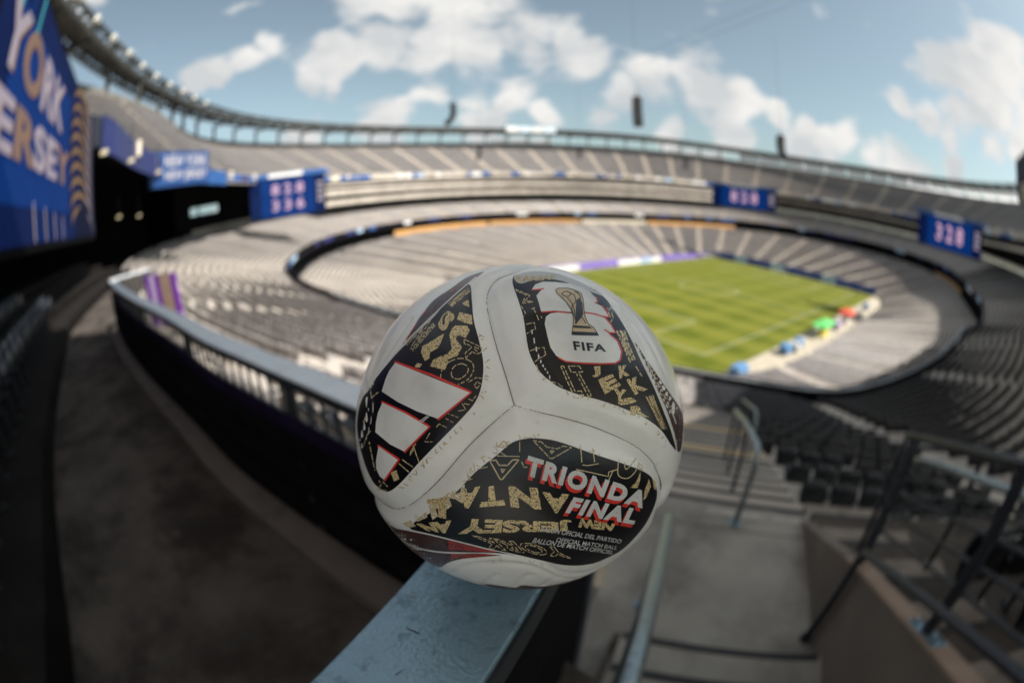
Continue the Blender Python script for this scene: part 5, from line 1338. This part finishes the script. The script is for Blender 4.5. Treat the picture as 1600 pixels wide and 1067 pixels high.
def word(name, body, quad, mname, h, bold=.03, shear=0, outline=0, space=1.0, dash=True, parent=None, dx=0, dy=0):
    """text laid in the chart quad (top left, top right, bottom right, bottom left)"""
    me = text_mesh(body, bold=bold, shear=shear, space=space)
    v = np.array([q.co[:2] for q in me.vertices]); lo, hi = v.min(0), v.max(0); w = (v - lo) / (hi - lo)
    tl, tr, brr, bl = [np.array(q, float) for q in quad]
    P = []
    for (a, b) in w:
        p = (tl * (1 - a) + tr * a) * b + (bl * (1 - a) + brr * a) * (1 - b); P.append(p + np.array([dx, dy]))
    if outline:
        cnt = {}
        for pl_ in me.polygons:
            for e in pl_.edge_keys: cnt[e] = cnt.get(e, 0) + 1
        bpy.data.meshes.remove(me)
        nx = {}
        for (a, b), c in cnt.items():
            if c == 1: nx.setdefault(a, []).append(b); nx.setdefault(b, []).append(a)
        seen = set(); lines = []
        for a in nx:
            if a in seen: continue
            lp = [a]; seen.add(a); cur = a
            while True:
                q = [b for b in nx[cur] if b not in seen]
                if not q: break
                cur = q[0]; seen.add(cur); lp.append(cur)
            lines.append([P[i] for i in lp + [lp[0]]])
        return strokes(name, lines, outline, mname, h, dash, parent)
    for q, p in zip(me.vertices, P): q.co = (p[0], -p[1], 0)
    return lay(name, me, mname, h, 5., parent)


for nm_, ln_ in zip('abc', SEAMS): lay('seam_line', stroke_mesh([[p for p in ln_]], 1.3), 'maroon', .00010, None)
# --- left panel
HB = .00006
LEFTP = [(734, 445), (737, 470), (740, 500), (749, 535), (755, 569), (752, 604), (742, 629), (722, 653), (688, 688), (655, 722), (630, 750), (613, 765), (601, 767), (584, 754), (571, 727), (560, 690), (556, 660), (562, 632), (576, 606), (601, 574), (624, 548), (648, 524), (675, 498), (700, 471), (719, 453)]
pL = shape('black_panel_print', LEFTP, 'black', HB, cell=3.5)
S = [([(618, 567), (734.5, 613.6), (684, 654), (653, 643), (622, 628), (597, 611.5), (603, 592), (609, 579)], [(617, 565.5), (676, 586.5), (736, 612.8), (684.5, 655.5)]),
     ([(598, 629), (634, 646), (670, 667), (651, 686), (632, 705), (610, 694), (587, 675), (588, 660), (591, 645)], [(596.5, 627.5), (634, 644.5), (671.5, 666.3), (632, 706.5)]),
     ([(592, 697), (622, 718), (611, 734), (600.5, 749), (594, 744), (588.5, 732), (588, 720)], [(590.5, 695.5), (623.8, 717.4), (600.7, 750.8)])]
for poly, edge in S:
    shape('stripe_print', poly, 'white', HB * 4, 0, parent=pL)
    strokes('stripe_edge', [edge], 3.6, 'red', HB * 3, parent=pL)
G = []
word('gold_letter', 'S', [(706, 486), (712, 496), (692, 521), (682, 505)], 'gold', HB * 2, .05, parent=pL)
word('gold_letter', '2', [(726, 502), (737, 515), (724, 536), (700, 528)], 'gold', HB * 2, .04, parent=pL) if False else None
shape('gold_letter', [(711, 509), (730, 509), (734, 516), (728, 528), (716, 524), (712, 530), (722, 542), (715, 556), (697, 563), (690, 562), (685, 560), (700, 552), (706, 545), (704, 532), (702, 524), (706, 514)], 'gold', HB * 2, 0, parent=pL)
shape('gold_letter', [(677, 562), (690, 556), (701, 564), (696, 578), (686, 576), (672, 572)], 'gold', HB * 2, 0, parent=pL)
shape('gold_letter', [(718, 488), (737, 492), (738, 507), (727, 505), (714, 499)], 'gold', HB * 2, 0, parent=pL)
shape('gold_letter', [(694, 521), (676, 532), (660, 541), (658, 552), (664, 564), (671, 560), (672, 551), (684, 544), (690, 534)], 'gold', HB * 2, 0, holes=[[(674, 536), (668, 541), (667, 547), (676, 541)]], parent=pL)
word('gold_letter', 'O', [(693, 487), (708, 485), (700, 513), (681, 515)], 'gold', HB * 2, .0, parent=pL)
word('gold_letters', 'ALE', [(731, 447), (735, 455), (706, 480), (700, 475)], 'gold', HB * 2, .05, parent=pL)
shape('gold_letter', [(722, 474), (732, 468), (733, 480), (726, 477)], 'gold', HB * 2, 0, parent=pL)
shape('gold_letter', [(652, 567), (660, 569), (655, 575), (648, 573)], 'gold', HB * 2, 0, parent=pL)
word('gold_outline', 'NI', [(672, 500), (680, 509), (646, 548), (634, 538)], 'goldline', HB * 2, .02, outline=1.0, parent=pL)
word('gold_outline', 'R', [(752, 542), (752, 556), (728, 560), (725, 530)], 'goldline', HB * 2, .02, outline=1.5, parent=pL)
strokes('gold_outline', [spl([(688, 592), (692, 575), (705, 564), (722, 560), (737, 566), (740, 578), (732, 592), (716, 601)], 6), spl([(722, 568), (731, 573), (730, 583), (718, 592), (707, 589), (706, 579), (712, 571), (722, 568)], 5)], 1.5, 'goldline', HB * 2, True, parent=pL)
strokes('gold_outline', [[(732, 597), (744, 590), (753, 591)], [(741, 602), (746, 596), (751, 600), (745, 607), (741, 602)]], 1.3, 'goldline', HB * 2, True, parent=pL)
strokes('gold_outline', [[(744, 618), (738, 626), (730, 622)], [(734, 632), (722, 630), (728, 640), (716, 642)], [(716, 652), (700, 646)], [(708, 660), (694, 652)], [(698, 668), (686, 662), (680, 670)], [(672, 676), (664, 690), (676, 690)]], 1.2, 'goldline', HB * 2, True, parent=pL)
strokes('gold_outline', [[(645, 694), (655, 722)], [(650, 693), (642, 705), (641, 711), (648, 700)], [(629, 718), (645, 729)], [(624, 724), (640, 738)]], 1.6, 'gold', HB * 2, False, parent=pL)
shape('gold_letter', [(611, 738), (620, 734), (624, 748), (616, 752)], 'gold', HB * 2, 0, parent=pL)
strokes('gold_outline', [[(592, 750), (596, 757), (590, 764), (604, 766)], [(598, 752), (606, 760)], [(566, 700), (573, 680), (580, 672)], [(577, 690), (582, 715), (586, 735)], [(580, 622), (592, 612)], [(568, 660), (572, 650)]], 1.6, 'goldline', HB * 2, True, parent=pL)
strokes('panel_scratch', [[(655, 659), (668, 650)], [(658, 661), (671, 650)]], 1.6, 'small', HB * 4.5, parent=pL)
# maroon band and white line above it
pM = shape('maroon_band_print', [(756, 424), (730, 433), (703, 452), (678, 469), (662, 488), (650, 505), (634, 536), (668, 502), (700, 473), (720, 453), (744, 434)], 'maroon', HB, 4)
strokes('white_line', [spl([(744, 433), (720, 453), (700, 471), (668, 501), (634, 535), (612, 560)], 6)], 1.6, 'white', HB * 3, parent=pM)
strokes('red_line', [[(666, 484), (660, 494)], [(650, 507), (640, 522), (630, 538)], [(710, 452), (704, 457)]], 1.2, 'red', HB * 3, True, parent=pM)

# --- right panel
RIGHTP = [(801, 436), (806, 429), (832, 425), (867, 428), (893, 436), (927, 451), (950, 471), (969, 499), (985, 528), (1003, 567), (1021, 604), (1037, 643), (1048, 672), (1056, 702), (1048, 694), (1032, 671), (1006, 652), (974, 638), (937, 625), (906, 617), (877, 606), (856, 592), (838, 572), (827, 549), (822, 522), (817, 493), (809, 467), (802, 447)]
pR = shape('black_panel_print', RIGHTP, 'black', HB, cell=3.5)
shape('grey_sheen_print', [(803, 434), (812, 427), (840, 424), (867, 427), (893, 435), (927, 450), (942, 462), (925, 457), (900, 449), (884, 441), (860, 436), (840, 436), (826, 440), (812, 443)], 'small', HB * 1.5, parent=pR)
TWO = [(831, 453), (836, 445), (848, 440.5), (866, 441), (890, 443.5), (909, 449), (922, 457), (931, 466), (933, 472), (929.5, 473.3), (940, 479), (947, 488), (950.5, 495), (940, 493.5), (927, 489.5), (914, 487.7), (890, 487.7), (866, 485.6), (845.5, 487), (841.5, 472.5), (838, 462.5), (846, 453), (831, 453.5)]
SIX = [(853, 495), (860, 490), (874, 488), (892, 490), (912, 489), (930, 492), (944, 497), (953, 507), (961, 519.5), (952, 519), (945, 515.5), (953, 523), (964, 534), (970, 549), (968, 562), (961, 566.5), (940, 567.5), (911, 566.5), (884, 564), (869, 556), (860, 543), (855, 524), (851, 506)]
pN = shape('emblem_print', TWO, 'white', HB * 3, 0, parent=pR); shape('emblem_print', SIX, 'white', HB * 3, 0, parent=pR)
strokes('emblem_edge', [[(832, 453.4), (841, 453.0), (850, 451.5)], [(931, 464), (934, 472), (929, 474)], [(940, 478), (948, 487), (951.5, 496), (940, 494.5), (927, 490.5), (914, 488.8)], [(846, 488.3), (866, 487), (889, 489.3)]], 2.0, 'red', HB * 4, parent=pR)
strokes('emblem_edge', [[(914, 488.6), (930, 491), (945, 496.5), (954, 507), (962, 520.5), (952, 520), (944, 515)], [(952, 522), (965, 533), (971.5, 549), (969, 563), (961, 568), (940, 569), (911, 568), (884, 565.2), (872, 559)]], 2.0, 'red', HB * 4, parent=pR)
CUP = [(868, 454), (872, 451), (887, 451), (898, 454), (908, 459), (911, 470), (912, 483), (914, 496), (919, 507), (927, 512), (935, 524.5), (893, 523.5), (895.5, 507), (895.5, 496), (893, 486), (885, 473), (877, 465), (870.5, 459)]
cup = shape('cup_print', CUP, 'cupgold', HB * 5, 0, parent=pR)
strokes('cup_outline', [CUP + [CUP[0]]], 1.1, 'navy', HB * 6, parent=cup)
shape('cup_shade', [(900, 470), (905, 466), (909.5, 474), (911, 492), (904, 501), (898, 507), (899, 492)], 'navy', HB * 7, 0, parent=cup)
shape('cup_shade', [(895, 509), (921, 510.5), (924, 514), (895, 512.6)], 'navy', HB * 7, 0, parent=cup)
shape('cup_shade', [(894, 518.5), (931, 520), (935, 524.5), (893, 523.4)], 'navy', HB * 7, 0, parent=cup)
strokes('cup_lines', [spl([(877, 460), (884, 456), (891, 459), (888, 464), (881, 463), (877, 460)], 4), spl([(891, 459), (897, 462), (899, 472), (893, 480), (896, 494)], 4), spl([(886, 466), (893, 474), (897, 486), (898, 500)], 4), [(899, 507), (904, 500), (909, 496), (915, 506)], spl([(897, 456), (904, 460), (907, 468)], 3)], 1.3, 'navy', HB * 7, parent=cup)
islands(word('letter', 'FIFA', [(894.5, 533), (945, 539), (947, 550), (897, 547.5)], 'navy', HB * 5, .035, parent=pR, space=1.14))
word('gold_outline', 'LT', [(876, 572), (905, 572), (932, 618), (898, 622)], 'goldline', HB * 2, .03, outline=1.5, parent=pR)
word('gold_outline', 'Z', [(805, 452), (828, 462), (832, 472), (816, 474)], 'goldline', HB * 2, .0, outline=1.3, parent=pR)
strokes('gold_outline', [[(833, 481), (843, 501)], [(830, 483), (836, 481)], [(845, 494), (847, 497)], [(814, 478), (821, 489), (817, 497)], [(822, 507), (835, 503), (837, 513), (823, 520)], [(828, 547), (850, 541), (853, 553), (836, 564)], [(838, 569), (844, 582)], [(860, 596), (872, 598), (880, 605)]], 1.4, 'goldline', HB * 2, True, parent=pR)
word('gold_letters', 'JE', [(925, 573), (950, 574), (968, 603), (941, 611)], 'gold', HB * 2, .05, parent=pR) if False else None
word('gold_letter', 'J', [(921, 573), (938, 572), (938, 588), (926, 590)], 'gold', HB * 2, .06, parent=pR)
word('gold_letter', 'E', [(934, 593), (957, 584), (970, 602), (945, 616)], 'gold', HB * 2, .06, parent=pR)
word('gold_letter', 'Y', [(958, 606), (979, 609), (975, 632), (960, 630)], 'gold', HB * 2, .06, parent=pR)
word('gold_letter', 'R', [(985, 635), (1002, 632), (1014, 652), (984, 648)], 'gold', HB * 2, .06, parent=pR)
word('gold_letter', 'S', [(965, 624), (990, 620), (996, 628), (970, 634)], 'gold', HB * 2, .06, parent=pR)
word('gold_letter', 'K', [(966, 571), (980, 570), (984, 586), (968, 592)], 'gold', HB * 2, .06, parent=pR)
word('gold_letter', 'K', [(978, 593), (996, 588), (1012, 608), (992, 617)], 'gold', HB * 2, .06, parent=pR)
word('gold_letters', 'ROY', [(1008, 619), (1020, 616), (1044, 672), (1034, 671)], 'gold', HB * 2, .06, parent=pR)
word('gold_outline', 'NY', [(963, 517), (976, 517), (994, 560), (984, 566)], 'goldline', HB * 2, .02, outline=1.5, parent=pR)
strokes('gold_outline', [[(948, 481), (955, 487), (958, 497), (953, 505)], [(950, 487), (954, 496)], [(993, 572), (1003, 588)]], 1.6, 'goldline', HB * 2, True, parent=pR)
word('gold_letters', 'KANSAS', [(806, 431), (868, 430), (866, 437), (806, 442)], 'gold', HB * 2.5, .05, parent=pR)
pM = shape('maroon_band_print', [(990, 536), (1000, 543), (1016, 568), (1034, 596), (1052, 622), (1065, 640), (1073, 655), (1072, 672), (1068, 700), (1058, 704), (1051, 668), (1038, 632), (1020, 595), (1004, 562)], 'maroon', HB, 3)
strokes('white_line', [spl([(985, 527), (1004, 562), (1022, 600), (1040, 642), (1052, 675), (1057, 702)], 5), spl([(1010, 560), (1028, 596), (1046, 632), (1056, 662)], 5)], 1.6, 'white', HB * 3, parent=pM)
strokes('gold_ticks', [[(1012 + 3.1 * k, 574 + 6.2 * k), (1019 + 3.1 * k, 572 + 6.2 * k)] for k in range(12)], 1.4, 'goldline', HB * 3, parent=pM)

# --- lower panel
LOWP = [(640, 824), (672, 801), (709, 772), (742, 738), (776, 711), (799, 692), (823, 685), (850, 685.5), (877, 691), (928, 709), (979, 726), (1009, 738), (1023, 752), (1027, 773), (1018, 801), (1001, 829), (974, 857), (945, 873), (921, 881), (888, 883), (844, 876), (800, 866), (742, 851), (682, 836)]
pB = shape('black_panel_print', LOWP, 'black', HB, cell=3.5)
SH = .35
islands(word('letter_shadow', 'TRIONDA', [(822, 712), (1004, 768), (1002, 796), (826, 746)], 'red', HB * 4, .05, SH, parent=pB, dx=-2.6, dy=3.0, space=1.2))
islands(word('letter', 'TRIONDA', [(822, 710), (1004, 766), (1002, 794), (826, 744)], 'silver', HB * 6, .05, SH, parent=pB, dx=1.0, dy=0, space=1.2))
islands(word('letter_shadow', 'FINAL', [(886, 776), (992, 796), (991, 821), (882, 802)], 'red', HB * 4, .05, SH, parent=pB, dx=-2.6, dy=3.0, space=1.2))
islands(word('letter', 'FINAL', [(886, 774), (992, 794), (991, 819), (882, 800)], 'silver', HB * 6, .05, SH, parent=pB, dx=1.0, dy=0, space=1.2))
word('small_text', 'BALON OFICIAL DEL PARTIDO', [(846, 821), (971, 842), (970, 848.5), (843, 829)], 'small', HB * 5, .012, .25, parent=pB)
word('small_text', 'OFFICIAL MATCH BALL', [(870, 838.5), (964, 852), (963, 858), (869, 845.5)], 'small', HB * 5, .008, .25, parent=pB)
word('small_text', 'BALLON DE MATCH OFFICIEL', [(834, 839), (958, 859.5), (957, 865.5), (831, 847)], 'small', HB * 5, .012, .25, parent=pB)
# upside-down gold words, as the panel has been turned
def flip(q): return [q[2], q[3], q[0], q[1]]
for ch_, q in (('A', [(720, 764), (751, 759), (746, 797), (712, 790)]), ('T', [(755, 761), (780, 757), (790, 789), (749, 792)]), ('N', [(794, 759), (840, 762), (846, 796), (798, 792)]), ('A', [(847, 768), (890, 772), (876, 802), (862, 801)])):
    word('gold_letter', ch_, flip(q), 'gold', HB * 2, .06, parent=pB)
word('gold_letter', 'L', flip([(663, 783), (699, 776), (697, 810), (668, 805)]), 'gold', HB * 2, .06, parent=pB)
word('gold_letters', 'NEW', flip([(900, 807), (962, 818), (955, 829), (903, 823)]), 'gold', HB * 2, .06, parent=pB)
word('gold_letters', 'JERSEY', flip([(722, 802), (893, 812), (896, 829), (715, 834)]), 'gold', HB * 2, .05, parent=pB)
word('gold_letters', 'AN', flip([(650, 818), (706, 812), (704, 834), (668, 829)]), 'gold', HB * 2, .06, parent=pB)
word('gold_outline', 'YORK', flip([(738, 836), (880, 856), (892, 872), (760, 856)]), 'goldline', HB * 1.5, .02, outline=1.2, parent=pB)
word('gold_outline', 'A', flip([(765, 719), (811, 718), (794, 749), (772, 748)]), 'goldline', HB * 2, .03, outline=2.0, dash=False, parent=pB)
word('gold_outline', 'A', flip([(833, 688), (893, 699), (872, 717), (850, 715)]), 'goldline', HB * 2, .03, outline=1.4, parent=pB)
strokes('gold_outline', [[(900, 733), (915, 736), (950, 744), (951, 737), (965, 733)], [(910, 726), (918, 727), (935, 724)], [(958, 734), (950, 752)], spl([(966, 722), (966, 742), (980, 747), (992, 737), (1000, 722)], 5), spl([(976, 722), (978, 733), (990, 722), (996, 716)], 5), [(907, 695), (909, 722)], [(926, 700), (929, 722)], [(815, 721), (819, 730), (824, 729)]], 1.5, 'goldline', HB * 2, False, parent=pB)
shape('gold_letter', [(1001, 736), (1000, 750), (996, 762), (984, 762), (994, 752)], 'gold', HB * 2, 0, parent=pB)
shape('gold_letter', [(1014, 748), (1017, 760), (1010, 776), (1005, 782), (1007, 766)], 'gold', HB * 2, 0, parent=pB)
shape('gold_letter', [(1020, 748), (1025, 752), (1026, 765), (1022, 764)], 'gold', HB * 2, 0, parent=pB)
# letters running off the panels on to the white, in flat tan
word('tan_letter', 'N', [(668, 790), (699, 772), (706, 790), (676, 812)], 'tan', HB * 1.6, .06, parent=pB)
shape('tan_letter', [(650, 812), (665, 800), (668, 808), (652, 815)], 'tan', HB * 1.6, 0, parent=pB)
shape('tan_letter', [(628, 818), (641, 813), (650, 822), (638, 824)], 'tan', HB * 1.6, 0, parent=pB)
word('tan_letter', 'A', flip([(703, 774), (726, 756), (734, 780), (712, 790)]), 'tan', HB * 1.6, .05, parent=pB)
tl_ = []
def fringe(line, n, l0, l1, sgn):
    L_ = np.array(spl(line, 12)); s = np.r_[0, np.cumsum(np.hypot(*np.diff(L_, axis=0).T))]; out = []
    for k in range(n):
        q = random.uniform(0, s[-1]); x = np.interp(q, s, L_[:, 0]); y = np.interp(q, s, L_[:, 1]); x2 = np.interp(q + 1, s, L_[:, 0]); y2 = np.interp(q + 1, s, L_[:, 1])
        d = np.array([x2 - x, y2 - y]); d /= np.linalg.norm(d) + 1e-9; n_ = np.array([-d[1], d[0]]) * sgn; l = random.uniform(l0, l1); a = np.array([x, y]) + n_ * random.uniform(-1, 2); ang = n_ + d * random.uniform(-.9, .9)
        b = a + ang * l; out.append([a, b])
        if random.random() < .35: out.append([b, b + (d * random.choice((-1, 1))) * l * .7])
    return out
strokes('tan_marks', fringe([(741, 500), (752, 540), (758, 575), (752, 612), (735, 645), (690, 692), (650, 734), (620, 764)], 34, 3, 8, -1), 1.8, 'tan', HB * 1.2, parent=pL)
strokes('tan_marks', fringe([(700, 790), (742, 738), (776, 711), (799, 691)], 22, 4, 12, -1), 2.0, 'tan', HB * 1.2, parent=pB)
strokes('tan_marks', fringe([(799, 691), (850, 685), (928, 709), (1009, 738), (1025, 752)], 12, 3, 9, -1), 1.3, 'tan', HB * 1.2, parent=pB)
strokes('tan_marks', fringe([(838, 572), (877, 606), (937, 625), (1006, 652), (1044, 690)], 18, 2, 6, 1), 1.6, 'tan', HB * 1.2, parent=pR)
strokes('tan_marks', [[(776, 690), (777, 712), (812, 713)], [(770, 697), (790, 712)], [(812, 690), (812, 706)], [(817, 683), (834, 684)], [(745, 733), (762, 729)], [(722, 752), (738, 748)]], 1.2, 'tan', HB * 1.2, parent=pB)
# maroon band under the lower panel, white line through it
pM = shape('maroon_band_print', [(600, 818), (618, 825), (638, 829), (682, 838), (742, 853), (800, 868), (790, 868), (759, 870), (722, 874), (698, 881), (682, 892), (668, 886), (650, 874), (634, 855), (612, 832)], 'maroon', HB, 3)
strokes('white_line', [spl([(605, 820), (638, 827), (682, 837), (742, 852), (804, 868)], 6)], 2.0, 'white', HB * 3, parent=pM)
strokes('white_line', [spl([(626, 845), (655, 856), (690, 862), (740, 864), (798, 868)], 6)], 2.2, 'white', HB * 3, parent=pM)
strokes('red_hatching', [[(700 + 2.4 * k, 843 + .55 * k), (703 + 2.0 * k, 857 + .2 * k)] for k in range(34)] + [[(706 + 2.4 * k, 864 + .05 * k), (704 + 2.4 * k, 876 - .28 * k)] for k in range(28)], .9, 'red', HB * 2.5, True, parent=pM)
shape('maroon_band_print', [(655, 889), (690, 903), (735, 914), (753, 919), (764, 913), (785, 915), (806, 918), (816, 914), (832, 915), (850, 917), (872, 914), (900, 909), (935, 899), (955, 905), (900, 935), (810, 945), (700, 925)], 'maroon', HB, 3)
strokes('scuff', [[(806, 878), (816, 880)], [(826, 876), (832, 880), (836, 877)], [(845, 881), (849, 884)]], 1.4, 'small', HB * 2)
